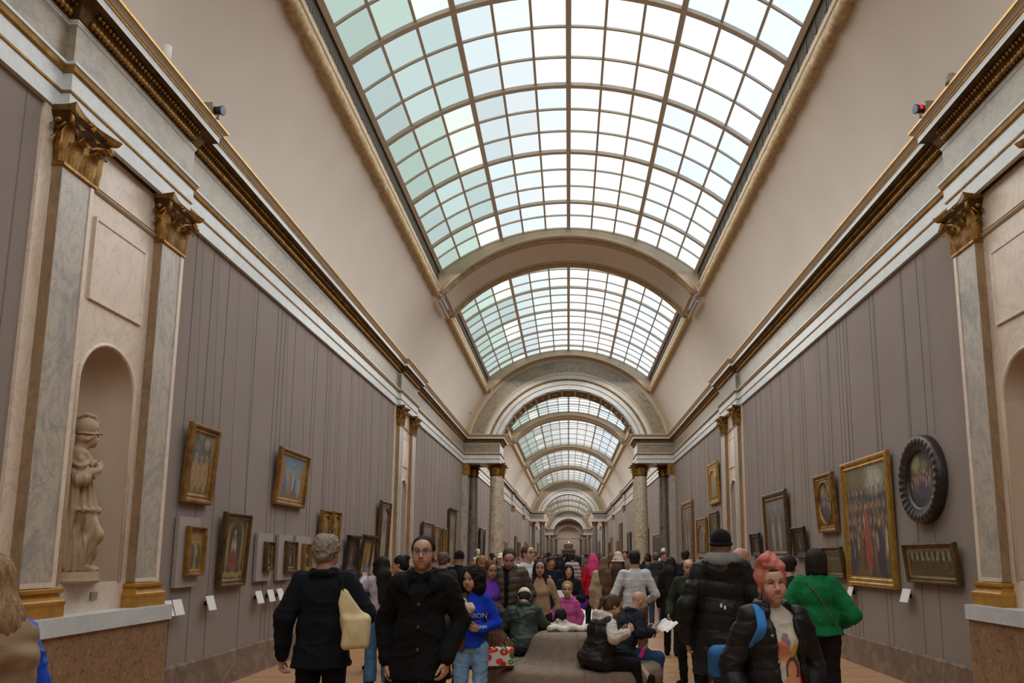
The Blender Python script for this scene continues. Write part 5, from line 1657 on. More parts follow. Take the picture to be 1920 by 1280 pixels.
# ---------- 4 girl in the blue sweatshirt
p = Person('girl with loose dark curls in a blue sweatshirt, clutching a beige scarf', (-.905, 7.4, 0), 184, 1.52, True, lod=0, skin=(.36,.20,.135), head=(-24, 2, 0), headscale=1.04,
           arms=dict(L=((-.27, -.02, 1.17), (-.10, .15, 1.12)), R=((.27, .02, 1.16), (.09, .235, 1.27))), hcurl=.7,
           hand_d=dict(R=((-.6, .4, .5), (-.3, -1, 0), (0, .2, 1)), L=((.9, .35, .2), (.2, -1, 0), (0, .3, 1))))
p.body(brow=(.02,.012,.01)); p.hair('curly', '#1d1512', 'curls', vol=.008)
g = p.top(K('#0d35ae', 'knit'), 'sweatshirt', .022, .93, .012, seed=51, sl=.008, slen=.92)
project_text(p, g, 'UNION', .075, -.045, 1.235, 'white'); project_text(p, g, 'SPORTS', .032, -.045, 1.19, '#b07a86'); project_text(p, g, 'CALIFORNIA', .045, -.045, 1.135, 'white')
al = p.arm; p.arm = [al[1]]
p.top(K('#4a3729'), 'brown_jacket', .045, .90, .03, seed=52, sl=.015, opening=(-.42, .035, -.42, .05), collar=.02); p.arm = al
p.trousers(K('#6d93b4', 'denim'), .016, .03, seed=53, length=.05); p.shoes(K('#b9b4ac'))
S = SDF()
for i in range(9):
    a = rnd.random()*6; S.cone((rnd.uniform(-.09, .09), rnd.uniform(-.03, .03), rnd.uniform(-.05, .05)), (rnd.uniform(-.1, .1), rnd.uniform(-.02, .05), rnd.uniform(-.07, .06)), .032, .026, .015)
x, y, z = p.world((.085, .27, 1.36))
thing_sdf('scarf', S, .007, K('#b9a68f', 'knit'), 'crumpled beige scarf held against the chest by the girl in blue', 'scarf', (x, y, z), 0, .006, 40, 4)
# seated figure in brown behind the girl
p = Person('hunched person in a wide brown jacket sitting beside the red floral bag', (-.79, 8.98, 0), 84, 1.66, lod=1, lean=27, side_lean=2, seat=.45, fat=.04,
           arms=dict(L=((-.33, .10, .78), (-.16, .32, .72)), R=((.30, .12, .78), (.14, .34, .72))), knee_bend=((-.16, .44, .47), (-.16, .46, .09), (.12, .44, .47), (.12, .46, .09)))
p.body(); p.hair('short', '#3b2a1e'); p.top(K('#4b3628'), 'jacket', .055, .5, .02, seed=55, folds=.014, ff=7, collar=.03); p.trousers(K('#151315'), seed=56); p.shoes(K('#17110f', 'leather'))

# ---------- people behind the bench, left group
p = Person('woman in a purple top with auburn hair pinned up, beside the curly haired girl', (-1.02, 10.0, 0), 215, 1.58, True, lod=1, skin='tan', lean=6, head=(-10, 12, 0))
p.body(); p.hair('bun', '#5b3a2a'); p.top(K('#6d3fb0'), 'top', .025, .85, .01, seed=61, sl=.006); p.trousers(K('#1a1719'), seed=62); p.shoes(K('#151212', 'leather'))
p = Person('man in a brown quilted jacket bending his head down, cropped brown hair', (-.78, 10.15, 0), 192, 1.76, lod=1, skin=(.40,.215,.165), lean=7, fat=.015, head=(-6, 26, 0),
           arms=dict(L=((-.30, .0, 1.14), (-.14, .22, 1.02)), R=((.30, .02, 1.12), (.10, .26, .94))), hcurl=.5)
p.body(brow=(.08,.05,.03)); p.hair('short', '#4a332a')
p.top(K('#4c4238', 'puffer'), 'quilted_jacket', .05, .80, .02, seed=63, quilt=.016, qn=11, collar=.05, opening=(.03, .06, .03, .05)); p.top(K('#141416'), 'pullover', .02, .84, .0, seed=164); p.trousers(K('#15161c'), seed=64); p.shoes(K('#151212', 'leather'))
p = Person('tall young man in glasses and a white open necked shirt looking to his left', (-.60, 11.6, 0), 205, 1.79, lod=1, skin='fair', head=(22, -4, 0))
p.body(brow=(.12,.07,.04)); p.hair('short', '#5a3c2a'); p.glasses(); p.top(K('#cfd0d6'), 'shirt', .022, .86, .01, seed=65, vneck=.10, collar=.025); p.trousers(K('#22242c'), seed=66); p.shoes(K('#191615', 'leather'))
p = Person('woman with long dark hair and a tight beige jumper beside the small girl', (-.385, 10.45, 0), 182, 1.59, True, lod=1, skin='mid', fat=.004, head=(4, 6, 0),
           arms=dict(L=((-.265, -.02, 1.14), (-.27, .05, .88)), R=((.25, -.05, 1.15), (.235, -.02, .90))), hcurl=.6)
p.body(brow=(.03,.02,.015)); p.hair('long', '#2b1c17', length=.24)
p.top(K('#a5876b', 'knit'), 'jumper', .018, .86, .005, seed=67, folds=.005); p.trousers(K('#231a1c'), seed=68); p.shoes(K('#151212', 'leather'))
p.strap('bag_strap', [(.15, .10, 1.42), (.17, .10, 1.30), (.20, .04, 1.12)], .012, K('#3a241a'))
p = Person('small girl in a pink hooded top with fair hair, standing behind the bench', (-.015, 10.5, 0), 178, 1.25, True, True, lod=1, skin='fair', head=(0, 4, 0),
           arms=dict(R=((.27, .03, 1.20), (.31, .06, 1.12)), L=((-.24, -.06, 1.18), (-.21, .0, .98))), hcurl=.6)
p.body(brow=(.25,.16,.09)); p.hair('ponytail', '#a57f52')
p.top(K('#bb5793', 'knit'), 'hooded_top', .032, .86, .012, seed=69, collar=.03, hood=.02, sl=.012, folds=.008)
S = SDF(); S.box((0, .155, .99), (.085, .006, .05), .012); V, F = S.mesh(.012); p.put('pouch_pocket', V, F, K('#bb4b90', 'knit'))
p.trousers(K('#4a5a86', 'denim'), seed=70); p.shoes(K('#8b6a78'))

# ---------- round bench and what is on it
b = MB(); prof = [(.80, .0), (.80, .10), (.97, .14), (1.03, .22), (1.035, .32), (1.0, .41), (.93, .445), (.80, .45), (.64, .45), (.565, .49), (.52, .57), (.485, .67), (.45, .735), (.40, .765), (.30, .772), (.001, .772)]
pf = []
for i in range(len(prof) - 1):
    for q in range(3):
        t = q/3; pf.append((prof[i][0]*(1-t) + prof[i+1][0]*t, prof[i][1]*(1-t) + prof[i+1][1]*t))
pf.append(prof[-1]); b.lathe(pf, 72)
b.v = [(x*1.0, y*.86, z) for x, y, z in b.v]
seat_root = empty('round_bench', (.05, 9.2, 0)); tag(seat_root, 'round grey brown upholstered bench with a raised centre, in the middle of the floor', 'bench')
b.build('upholstery', K('#7a6b5e', 'knit'), seat_root)
b = MB()
for i in range(4):
    a = PI/2 + .12 + i*PI/2; pts = []
    for (r, z) in prof[3:-1]: pts.append(((r + .002)*math.cos(a), (r + .002)*.86*math.sin(a), z + .001))
    b.tube(pts, .003, 5)
b.build('seam', K('#65584d'), seat_root)
# bag with red flowers
S = SDF(); S.box((0, 0, .10), (.125, .05, .085), .025, .02)
def floral(V):
    C = np.tile(np.array(lin('#c9c3ba')), (len(V), 1))
    r = random.Random(5)
    for k in range(12):
        cx, cz, rr = r.uniform(-.15, .15), r.uniform(.02, .22), r.uniform(.028, .05); col = lin(['#b71f24', '#d0402e', '#b71f24', '#3f7a3c', '#c9352c', '#2f6a34'][k % 6])
        d = np.hypot(V[:, 0] - cx + .4*(V[:, 1] + .07), (V[:, 2] - cz)*1.2); C[d < rr] = col
        if k % 3 == 0: C[d < rr*.3] = lin('#e8a08c')
    C[V[:, 2] < .025] = lin('#4a1520'); return C
bag = thing_sdf('floral_bag', S, .004, M['print'], 'white bag with red flowers and green leaves lying on the bench', 'bag', (-.74, 8.60, .455), .15, 0, cols=floral)
S = SDF(); S.chain([(-.07, -.055, .19), (-.05, -.075, .27), (.04, -.075, .27), (.06, -.055, .19)], [.008]*4, .008); V, F = S.mesh(.006); mesh_from('handle', V, F, [K('#6d1822')], smooth=True, parent=bag)
# man with the cap, woman with fluffy collar, on the far side
p = Person('person in a cream cap and shiny dark green jacket bending forward on the bench', (-.52, 9.62, 0), 12, 1.68, lod=1, lean=26, seat=.45, head=(0, 20, 8), arms=dict(L=((-.25, .20, .80), (-.10, .42, .70)), R=((.27, .18, .82), (.12, .42, .70))))
p.body(); p.hair('short', '#241b16', under=True); p.hat('cap', '#d8cfb4'); p.top(K('#2c3531', 'puffer'), 'jacket', .06, .5, .02, seed=71, folds=.014, ff=9, collar=.03); p.trousers(K('#17181c'), seed=72); p.shoes(K('#151212', 'leather'))
p = Person('dark haired person with a fluffy white collar slumped behind the bench back', (-.10, 9.74, 0), 0, 1.26, True, lod=1, lean=42, seat=.42, head=(0, 0, 0), arms=dict(L=((-.28, .20, .70), (-.12, .42, .66)), R=((.28, .18, .72), (.14, .42, .66))))
p.body(); p.hair('bob', '#12100f', vol=.012)
p.top(K('#c9c1b4', 'knit'), 'fluffy_jacket', .05, .5, .02, seed=73, folds=.02, ff=26, collar=.06); p.trousers(K('#201d20'), seed=74); p.shoes(K('#151212', 'leather'))
S = SDF(); S.ring((0, 0, 0), .17, .05, 14, .03, .7)
# folded fluffy jacket laid along the top of the bench back
S = SDF()
for i in range(9): S.ell((-.19 + .055*i, .02*math.sin(i*2.1), .02 + .012*math.sin(i*1.7)), (.045, .06, .04), .02)
thing_sdf('fluffy_scarf', S, .009, K('#d3cdc2', 'knit'), 'white fluffy scarf lying along the top of the bench back', 'scarf', (-.02, 9.22, .785), .1, .008, 40, 6)
# woman in black padded vest over white hoodie
p = Person('seated woman with a ponytail, black padded vest and white sleeves', (.29, 8.56, 0), -72, 1.60, True, lod=0, lean=17, seat=.43, head=(6, 20, 0), fat=.015, skin='fair',
           arms=dict(L=((-.29, .13, .86), (-.10, .36, .88)), R=((.29, .12, .86), (.10, .37, .90))), hcurl=.55, knee_bend=((-.05, .46, .60), (.12, .66, .33), (.12, .44, .53), (.13, .50, .09)),
           hand_d=dict(R=((-.25, .75, .55), (-.5, -.3, .7), (-.2, .2, 1)), L=((.25, .75, .55), (.5, -.3, .7), (.2, .2, 1))))
p.body(brow=(.10,.06,.04)); p.hair('ponytail', '#513a2b')
p.top(K('#c3bcb1', 'knit'), 'hooded_jumper', .026, .55, .01, seed=75, hood=.012, sl=.014, folds=.006, ff=12, slen=.93)
p.top(K('#161515', 'puffer'), 'padded_vest', .082, .5, .02, seed=76, sleeve=False, quilt=.008, qn=9, folds=.008)
p.trousers(K('#131214'), .02, seed=77, length=.05)
S = SDF(); S.cone((0, .0, .0), (0, .20, .02), .20, .14, .05, sq=(1, 1, .55)); 
p.shoes(K('#1a1818', 'leather'))
# bald man with a map
p = Person('bald man in a dark navy jacket and jeans sitting on the bench', (.60, 9.28, 0), -66, 1.64, lod=0, lean=24, seat=.43, head=(-4, 14, 0), skin=(.44,.25,.18), fat=.012,
           arms=dict(L=((-.30, .14, .84), (-.09, .40, .82)), R=((.30, .14, .82), (.10, .40, .80))), hcurl=.75, knee_bend=((-.16, .46, .50), (-.16, .46, .09), (.15, .46, .50), (.15, .42, .09)),
           hand_d=dict(R=((-.3, .9, .25), (-.7, -.2, .5), (-.3, .2, 1)), L=((.3, .9, .25), (.7, -.2, .5), (.3, .2, 1))))
p.body(stub=.2, brow=(.12,.08,.06)); p.top(K('#20222d'), 'jacket', .045, .5, .02, seed=78, collar=.035, folds=.010, ff=10)
p.trousers(K('#1f3d66', 'denim'), .016, seed=79); p.shoes(K('#2a2522', 'leather'))
x, y, z = p.world((.02, .50, .88)); phone((x, y, z), math.radians(-66), 'dark phone between the hands of the bald man', -.9)
b = MB(); n = 9
P = [[(-.13 + .26*i/n, -.10 + .20*j/4, .012*math.sin(i*1.9) + .02*abs(2*i/n - 1) + .004*(j % 2)) for j in range(5)] for i in range(n + 1)]
P2 = [[(x_, y_, z_ - .003) for x_, y_, z_ in r_] for r_ in P]
b.grid(P, 0, False); b.grid(P2, 0, False)
x, y, z = p.world((.02, .66, .86)); mp = b.build('folded_map', M['white_plastic']); mp.location = (x, y, z); mp.rotation_euler = (.55, .1, -1.0)
tag(mp, 'white folded paper map in front of the bald man', 'map')

pp = empty('phone_pouch', (.83, 8.98, .56), (0, .5, .3)); tag(pp, 'bright pink pouch dangling on a white cord from the hands of the bald man', 'pouch')
b = MB(); b.box(-.018, .018, -.008, .008, -.055, .055); b.build('pouch', K('#d92a7c'), pp)
b = MB(); b.tube([(0, 0, .055), (.05, .06, .16), (.10, .14, .26)], .003, 5); b.build('cord', M['white_plastic'], pp)

# ---------- right foreground group
p = Person('very tall man in a black knit hat and long black quilted coat', (1.365, 7.0, 0), -3, 1.86, lod=0, skin='tan', head=(-8, -4, 0), stride=.08, fat=.02,
           arms=dict(L=((-.31, -.05, 1.14), (-.295, .03, .87)), R=((.31, -.03, 1.14), (.29, .06, .88))), hcurl=.5)
p.body(); p.hat('beanie', '#0f0f10')
p.top(K('#131415', 'puffer'), 'quilted_coat', .062, .60, .03, seed=81, quilt=.012, qn=7.5, hood=.035, folds=.006)
S = SDF(); S.frame(p.U, p.neck); S.ring((0, -.035, .058), .102, .034, 14, .03, .9, a0=PI*.85, a1=PI*2.15); S.ring((0, -.045, .03), .12, .03, 14, .03, .9, a0=PI*.9, a1=PI*2.1); V, F = S.mesh(.010); p.put('grey_hood', V, F, K('#77736e', 'knit'))
p.trousers(K('#131314'), seed=82); p.shoes(K('#111010', 'leather'))
b = MB(); b.box(-.05, -.035, -.225, -.215, 1.135, 1.165); b.box(-.02, -.005, -.225, -.215, 1.12, 1.15); b.build('strap_buckle', M['white_plastic'], p.o)
# the laughing woman with the head wrap
p = Person('laughing woman in a salmon pink head wrap and colourful shirt', (1.155, 4.42, 0), 188, 1.605, True, lod=-1, skin=(.47,.27,.195), head=(-2, 3, 5), side_lean=1,
           arms=dict(R=((.275, -.04, 1.14), (.255, .08, .89)), L=((-.26, -.06, 1.15), (-.22, .04, .90))))
p.body(smile=True, closed=True, brow=(.06,.035,.025), lip=(.42,.12,.10)); p.hat('turban', '#bd7468')
S = SDF(); S.frame(p.Rh, p.hc); S.ell((0, .060, .080), (.040, .028, .022), .01); V, F = S.mesh(.006); p.put('hair', V, F, K('#241a16', 'hair'))
for sg in (-1, 1):
    S = SDF(); S.frame(p.Rh, p.hc); S.ring((0, 0, 0), .001, .001, 3); S.P = []
    c = np.array([sg*.078, -.002, -.052]); pts = [c + np.array([0, .016*math.cos(a), .024*math.sin(a)]) for a in [2*PI*i/12 for i in range(13)]]
    S.chain(pts, [.0035]*13, .004); V, F = S.mesh(.004); p.put('earring', V, F, M['bright_gilt'])
def shirt(V):
    x, y, z = V.T; C = np.tile(np.array(lin('#b9b2a6')), (len(V), 1))
    def blob(cx, cz, rx, rz, col, a=0):
        dx, dz = x - cx, z - cz; u = dx*math.cos(a) + dz*math.sin(a); v = -dx*math.sin(a) + dz*math.cos(a); C[(u/rx)**2 + (v/rz)**2 < 1] = lin(col)
    blob(-.01, 1.29, .03, .05, '#8a6d78'); blob(-.05, 1.33, .02, .05, '#c6bda6'); blob(.02, 1.235, .05, .06, '#c67a5c'); blob(-.085, 1.245, .034, .03, '#d0ae33', .5); blob(-.02, 1.20, .06, .03, '#c98a60')
    blob(-.055, 1.13, .048, .075, '#5b3f30', .1); blob(-.05, 1.12, .030, .055, '#bf8162', .1); blob(-.045, 1.06, .05, .03, '#c1835c'); blob(-.12, 1.10, .024, .075, '#b23c2c', .1)
    blob(-.03, .99, .06, .03, '#8f9a8a'); blob(-.10, .98, .025, .06, '#7781a8', .2); blob(-.13, .90, .016, .12, '#7d3038', -.1); blob(-.07, .88, .03, .05, '#a9b0b4'); blob(-.05, .93, .02, .03, '#7f9a86'); blob(-.09, .84, .02, .03, '#b98a80')
    return C
p.top(M['print'], 'printed_shirt', .012, .70, .02, seed=83, folds=.004, vneck=.05, color=shirt, sleeve=False)
p.top(K('#131313', 'puffer'), 'padded_jacket', .050, .66, .02, seed=84, quilt=.010, qn=7, collar=.055, opening=(-.075, .04, -.15, -.015), folds=.006)
for zz, xx in ((1.33, .085), (1.18, .048), (1.02, .028), (.86, .01)):
    b = MB(); b.lathe([(.001, .005), (.008, .004), (.010, 0)], 10); b.v = [(x + xx, .150 + z, y + zz) for x, y, z in b.v]; b.build('snap_button', M['device_grey'], p.o)
p.trousers(K('#16171c'), seed=85); p.shoes(K('#191616', 'leather'))
# her backpack, worn on one shoulder
bp = empty('backpack', p.world((.17, -.215, .0)), (0, 0, math.radians(188)), 1.605/1.75); tag(bp, 'blue and black backpack with yellow tags on the shoulder of the laughing woman', 'backpack')
S = SDF(); S.box((.03, 0, 1.03), (.09, .045, .15), .055, .03); S.box((.03, -.085, .94), (.08, .02, .06), .03, .03); S.box((.10, .06, 1.0), (.03, .02, .05), .025, .03)
V, F = S.mesh(.009, [(1.05, 'above')]); mesh_from('bag_body', V + normals(V, F)*(.004*wob(V, 18, 2))[:, None], F, [K('#26221f', 'puffer')], smooth=True, parent=bp)
V, F = S.mesh(.009, [(1.05, 'below')]); mesh_from('blue_panel', V + normals(V, F)*(.004*wob(V, 18, 2))[:, None], F, [K('#285a8c')], smooth=True, parent=bp)
for k in range(2):
    S = SDF(); S.box((.075 + .045*k, .098, 1.03), (.010, .005, .04), .006, .01, R=rot(0, 0, 12 - 16*k)); V, F = S.mesh(.005); mesh_from('yellow_tag', V, F, [K('#d3a41f')], smooth=True, parent=bp)
S = SDF(); S.ell((.165, .03, 1.02), (.018, .018, .018)); V, F = S.mesh(.006); mesh_from('pompom', V, F, [K('#d5336f')], smooth=True, parent=bp)
ribbon(curve_pts([(.0, .06, 1.20), (-.03, .12, 1.40), (-.042, .20, 1.492), (-.042, .27, 1.475), (-.036, .33, 1.385), (-.02, .315, 1.32), (-.005, .26, 1.26), (.01, .20, 1.2)]), (1, 0, 0), .055, .014).build('shoulder_strap', K('#3a78bd'), bp)
# the woman in green
p = Person('woman in a fuzzy emerald green jumper and dark trousers facing the right wall', (2.385, 7.55, 0), -8, 1.70, True, lod=0, skin='fair', head=(4, 4, 0), stride=.07, fat=.012,
           arms=dict(L=((-.33, .02, 1.17), (-.24, .25, 1.14)), R=((.30, -.03, 1.12), (.20, .20, 1.02))), hcurl=.6)
p.body(); p.hair('bob', '#231915', vol=.014)
p.top(K('#0f6b3c', 'knit'), 'green_jumper', .048, .93, .045, seed=86, sl=.022, folds=.010, ff=9)
p.trousers(K('#1c1317'), .022, .02, seed=87); p.shoes(K('#1a1412', 'leather'))
p.strap('bag_cord', [(-.13, -.11, 1.455), (-.07, -.165, 1.37), (.0, -.185, 1.27), (.08, -.19, 1.13), (.17, -.17, .99)], .006, K('#6b5a2c'))
p = Person('dark haired visitor in a charcoal top holding a phone beside the woman in green', (2.44, 8.7, 0), -30, 1.64, lod=1, skin='fair', head=(0, 6, 0), arms=dict(R=((.27, .05, 1.14), (.15, .30, 1.20)), L=((-.27, .05, 1.14), (-.08, .30, 1.18))), hcurl=.7)
p.body(); p.hair('short', '#1d1613', vol=.008); p.top(K('#2c2b2f'), 'top', .035, .85, .01, seed=88); p.trousers(K('#141317'), seed=89); p.shoes(K('#1a1412', 'leather'))
x, y, z = p.world((.04, .40, 1.27)); phone((x, y, z), math.radians(-30), 'phone held by the dark haired visitor beside the woman in green')
p = Person('balding grey haired man in a dark hooded coat looking up to the right', (2.10, 9.4, 0), -62, 1.74, lod=1, skin=(.45,.25,.19), head=(-8, -12, 0))
p.body(brow=(.25,.2,.17)); p.hair('fringe', '#8d8580'); p.top(K('#1c1a19'), 'coat', .055, .60, .03, seed=90, hood=.03, collar=.05); p.trousers(K('#1d1c20'), seed=91); p.shoes(K('#1a1412', 'leather'))
p = Person('short visitor in a taupe wool hat between the balding man and the laughing woman', (2.44, 9.9, 0), -40, 1.60, True, lod=1, head=(-10, 0, 0))
p.body(); p.hair('bob', '#4b3c30', under=True); p.hat('beanie', '#7b6a5d'); p.top(K('#2c2722'), 'coat', .045, .60, .03, seed=92); p.trousers(K('#1d1c20'), seed=93); p.shoes(K('#1a1412', 'leather'))
p = Person('visitor in a dark green jacket half hidden by the tall man', (1.57, 10.3, 0), 150, 1.60, lod=1, skin='mid', head=(30, 8, 0), arms=dict(R=((.27, .03, 1.13), (.22, .20, .98))))
p.body(); p.hair('fringe', '#3a2d25'); p.top(K('#26321f'), 'jacket', .045, .72, .03, seed=94, collar=.03); p.trousers(K('#161619'), seed=95); p.shoes(K('#1a1412', 'leather'))
b = MB(); b.lathe([(.001, .004), (.014, .003), (.016, 0)], 10); b.v = [(x, .165 + z, y + 1.33) for x, y, z in b.v]; b.build('badge', K('#c8a23c'), p.o)

# ---------- woman at the left edge
p = Person('woman at the left edge with dark blond hair, beige scarf and blue jacket', (-2.13, 2.86, 0), 58, 1.655, True, lod=0, skin='fair', head=(6, 0, 0))
p.body(); p.hair('long', '#8a6d4b', length=.02, vol=.006)
S = SDF(); S.frame(p.U, p.neck)
for i in range(4): S.ring((0, -.012, -.085 + .042*i), (.128 - .012*i), .040, 18, .012, .92, tilt=.022*(-1)**i)
S.cone((.085, -.115, -.03), (.085, -.135, -.45), .062, .060, .03, sq=(1.25, .55, 1)); S.cone((-.06, -.12, -.03), (.10, -.13, -.12), .05, .05, .03)
V, F = S.mesh(.009); V = V + normals(V, F)*(.006*wob(V*np.array([1, 1, 2.4]), 26, 3))[:, None]
p.put('scarf', V, F, K('#8b765d', 'knit'))
p.top(K('#1445ad', 'puffer'), 'jacket', .03, .78, .02, seed=96, folds=.008, quilt=.006); p.trousers(K('#1a1a20'), seed=97); p.shoes(K('#1a1412', 'leather'))

# ---------- middle distance
def mid(label, x, y, face, h, female=False, lod=2, hair=('short', '#2a1f1a'), hat=None, top=('#222226', 'cloth'), hem=.78, inf=.035, bottom=('#17171b', 'cloth'), skin='fair', stride=.08, head=(0, 0, 0), arms=None, hood=0, fat=0, seed=100, group=None, quilt=0):
    p = Person(label, (x, y, 0), face, h, female, lod=lod, skin=skin, stride=stride, head=head, arms=arms, fat=fat, group=group)
    p.body()
    if hair: p.hair(hair[0], hair[1], hair[2] if len(hair) > 2 else 'hair', length=hair[3] if len(hair) > 3 else .3, under=bool(hat))
    if hat: p.hat(*hat)
    g = p.top(K(*top), 'jacket', inf, hem, .015, seed=seed, hood=hood, quilt=quilt)
    p.trousers(K(*bottom), seed=seed + 1); p.shoes(K('#181514', 'leather'))
    return p, g
FW = dict(L=((-.25, .03, 1.13), (-.10, .26, 1.15)), R=((.25, .03, 1.13), (.10, .26, 1.15)))
p, g = mid('man in a white shirt and brown trousers seen from behind, short dark hair', .925, 11.0, 2, 1.71, lod=1, hair=('short', '#221a17'), top=('#c9c9cc', 'cloth'), hem=.93, inf=.028, bottom=('#6a4a32', 'cloth'), skin='mid',
           arms=dict(L=((-.29, -.01, 1.14), (-.27, .16, .98)), R=((.30, -.02, 1.13), (.24, .17, 1.05))), seed=101)
b = MB(); b.sweep([(.17*math.cos(a), .125*math.sin(a)) for a in [2*PI*i/24 for i in range(24)]], [(.012, .935), (.014, .965), (.005, .967)], 0, closed=True); b.build('belt', K('#241710', 'leather'), p.o)
mid('man in a grey flat cap, dark hooded jacket and blue jeans walking away', 2.0, 18, -4, 1.71, hair=('short', '#4b4038'), hat=('cap', '#6a5c50'), top=('#33353a', 'puffer'), hem=.82, inf=.05, hood=.02, bottom=('#24486f', 'denim'), stride=.16, seed=103)
mid('woman in a cream bucket hat and long brown coat beside the white shirted man', .80, 12.6, -16, 1.66, True, hair=('long', '#4a3424', 'hair', .3), hat=('bucket', '#c9b9a6'), top=('#5d4636', 'cloth'), hem=.55, inf=.05, bottom=('#b08a62', 'cloth'), seed=105)
mid('visitor in a beige coat just left of the long brown coat', .62, 13.6, -10, 1.62, True, hair=('long', '#6b543c', 'hair', .2), top=('#a8957c', 'cloth'), hem=.60, inf=.045, bottom=('#3a5a7a', 'denim'), seed=107)
p, g = mid('woman with a bright pink headscarf and red top further down the hall', .535, 17.2, 8, 1.68, True, hair=None, hat=('hijab', '#c2416f'), top=('#b01528', 'cloth'), hem=.80, inf=.035, bottom=('#16221e', 'cloth'), seed=109)
S = SDF(); S.box((0, 0, 0), (.16, .09, .22), .04, .02); thing_sdf('shoulder_bag', S, .02, K('#14231e'), 'dark green shoulder bag beside the woman in the pink headscarf', 'bag', (.86, 16.9, .92), .2)
S = SDF(); S.box((0, 0, 0), (.09, .03, .15), .02, .02, R=rot(0, 0, 24)); thing_sdf('shopping_bag', S, .016, K('#e0521c'), 'bright orange bag carried to the right of the pink headscarf', 'bag', (.82, 16.95, 1.22), .1)
S = SDF(); S.box((0, 0, 0), (.07, .03, .10), .02, .02, R=rot(0, 0, 30)); thing_sdf('purse', S, .016, K('#5a2380'), 'small purple purse hanging left of the dark green bag', 'bag', (.33, 17.0, .62), .1)
mid('visitor in a rose pink jumper beyond the bucket hat', 1.07, 19.5, 0, 1.70, True, hair=('bob', '#6b4a35'), top=('#b4596a', 'knit'), skin='mid', seed=111)
mid('person in a blue grey jacket left of the rose pink jumper', .86, 21, 5, 1.66, hair=('short', '#4a3a2e'), top=('#4a5362', 'cloth'), seed=113)
p, g = mid('woman in a pink and white striped jumper walking away down the middle', .115, 24, 4, 1.69, True, hair=('bun', '#2b201b'), top=('#8f7280', 'knit'), hem=.86, seed=115, stride=.12)
me = g.data; z_ = np.array([v.co.z for v in me.vertices]); me.materials.append(K('#c9bfc0', 'knit'))
for f in me.polygons:
    if (f.center.z*8.5) % 1 < .42: f.material_index = 1
mid('woman with very long black hair and black coat walking away', -.22, 19.5, 2, 1.63, True, hair=('long', '#0f0d0d', 'hair', .5), top=('#121214', 'cloth'), hem=.55, inf=.045, seed=117)
p, g = mid('visitor in a dark sports shirt with a white and red number three', -.335, 14.5, 184, 1.62, hair=('short', '#1d1613'), top=('#161a2a', 'cloth'), hem=.75, seed=119, skin='tan', head=(20, 5, 0))
project_text(p, g, '3', .16, .02, 1.27, 'white')
mid('person with long dark hair reading a white sheet, behind the small girl', .0, 12.4, 186, 1.50, True, hair=('long', '#17120f', 'hair', .2), top=('#1c1c24', 'cloth'), hem=.5, inf=.05, seed=121, arms=FW)
b = MB(); b.box(-.11, .11, -.005, .005, -.055, .055); o = b.build('paper_sheet', M['white_plastic']); o.location = (-.06, 12.13, 1.06); o.rotation_euler = (-.35, 0, .1); tag(o, 'white paper sheet held above the head of the small girl', 'paper')
mid('woman with long dark hair in black, right of the grey flat cap', 1.72, 13.2, -20, 1.62, True, hair=('long', '#1e1511', 'hair', .35), top=('#151416', 'cloth'), hem=.50, inf=.045, seed=123)
mid('man in a dark navy jacket near the wall on the right', 2.27, 15.2, -20, 1.75, hair=('short', '#2a211f'), top=('#1b1d27', 'cloth'), seed=125)
p, g = mid('dark haired visitor in a black hooded jacket with white print, facing left', -2.06, 9.7, 70, 1.65, True, hair=('bun', '#1a1412'), top=('#131315', 'cloth'), inf=.045, hem=.72, hood=.03, head=(10, 6, 0), seed=127)
project_text(p, g, 'OV', .15, .0, 1.29, 'white', front=False)
mid('visitor with greyish brown tousled hair directly behind the man in glasses', -1.96, 12.2, 10, 1.68, hair=('tousled', '#5a4a40'), top=('#2a2725', 'cloth'), seed=129)
mid('man in a black knit hat and dark coat left of the curly haired girl', -1.84, 13.2, -10, 1.71, hair=None, hat=('beanie', '#121113'), top=('#151517', 'cloth'), inf=.05, hem=.6, skin='tan', seed=131)
mid('visitor with ginger blond hair glimpsed past the curly haired girl', -1.80, 16.2, 40, 1.64, True, hair=('short', '#a3764a'), top=('#4b3a35', 'cloth'), seed=133)
mid('visitor in a white peaked cap left of the tall young man', -1.30, 15.2, 160, 1.69, hair=('short', '#2a211f'), hat=('cap', '#cfcbb8'), top=('#8a98a6', 'cloth'), seed=135)
mid('visitor in a dark red jacket by the left columns', -2.55, 26, 30, 1.72, hair=('short', '#2a211f'), top=('#3a1d20', 'cloth'), seed=137)
mid('visitor in an ochre jacket by the right columns', 2.1, 25, -30, 1.68, True, hair=('bob', '#5a3b26'), top=('#6a5230', 'cloth'), seed=139)

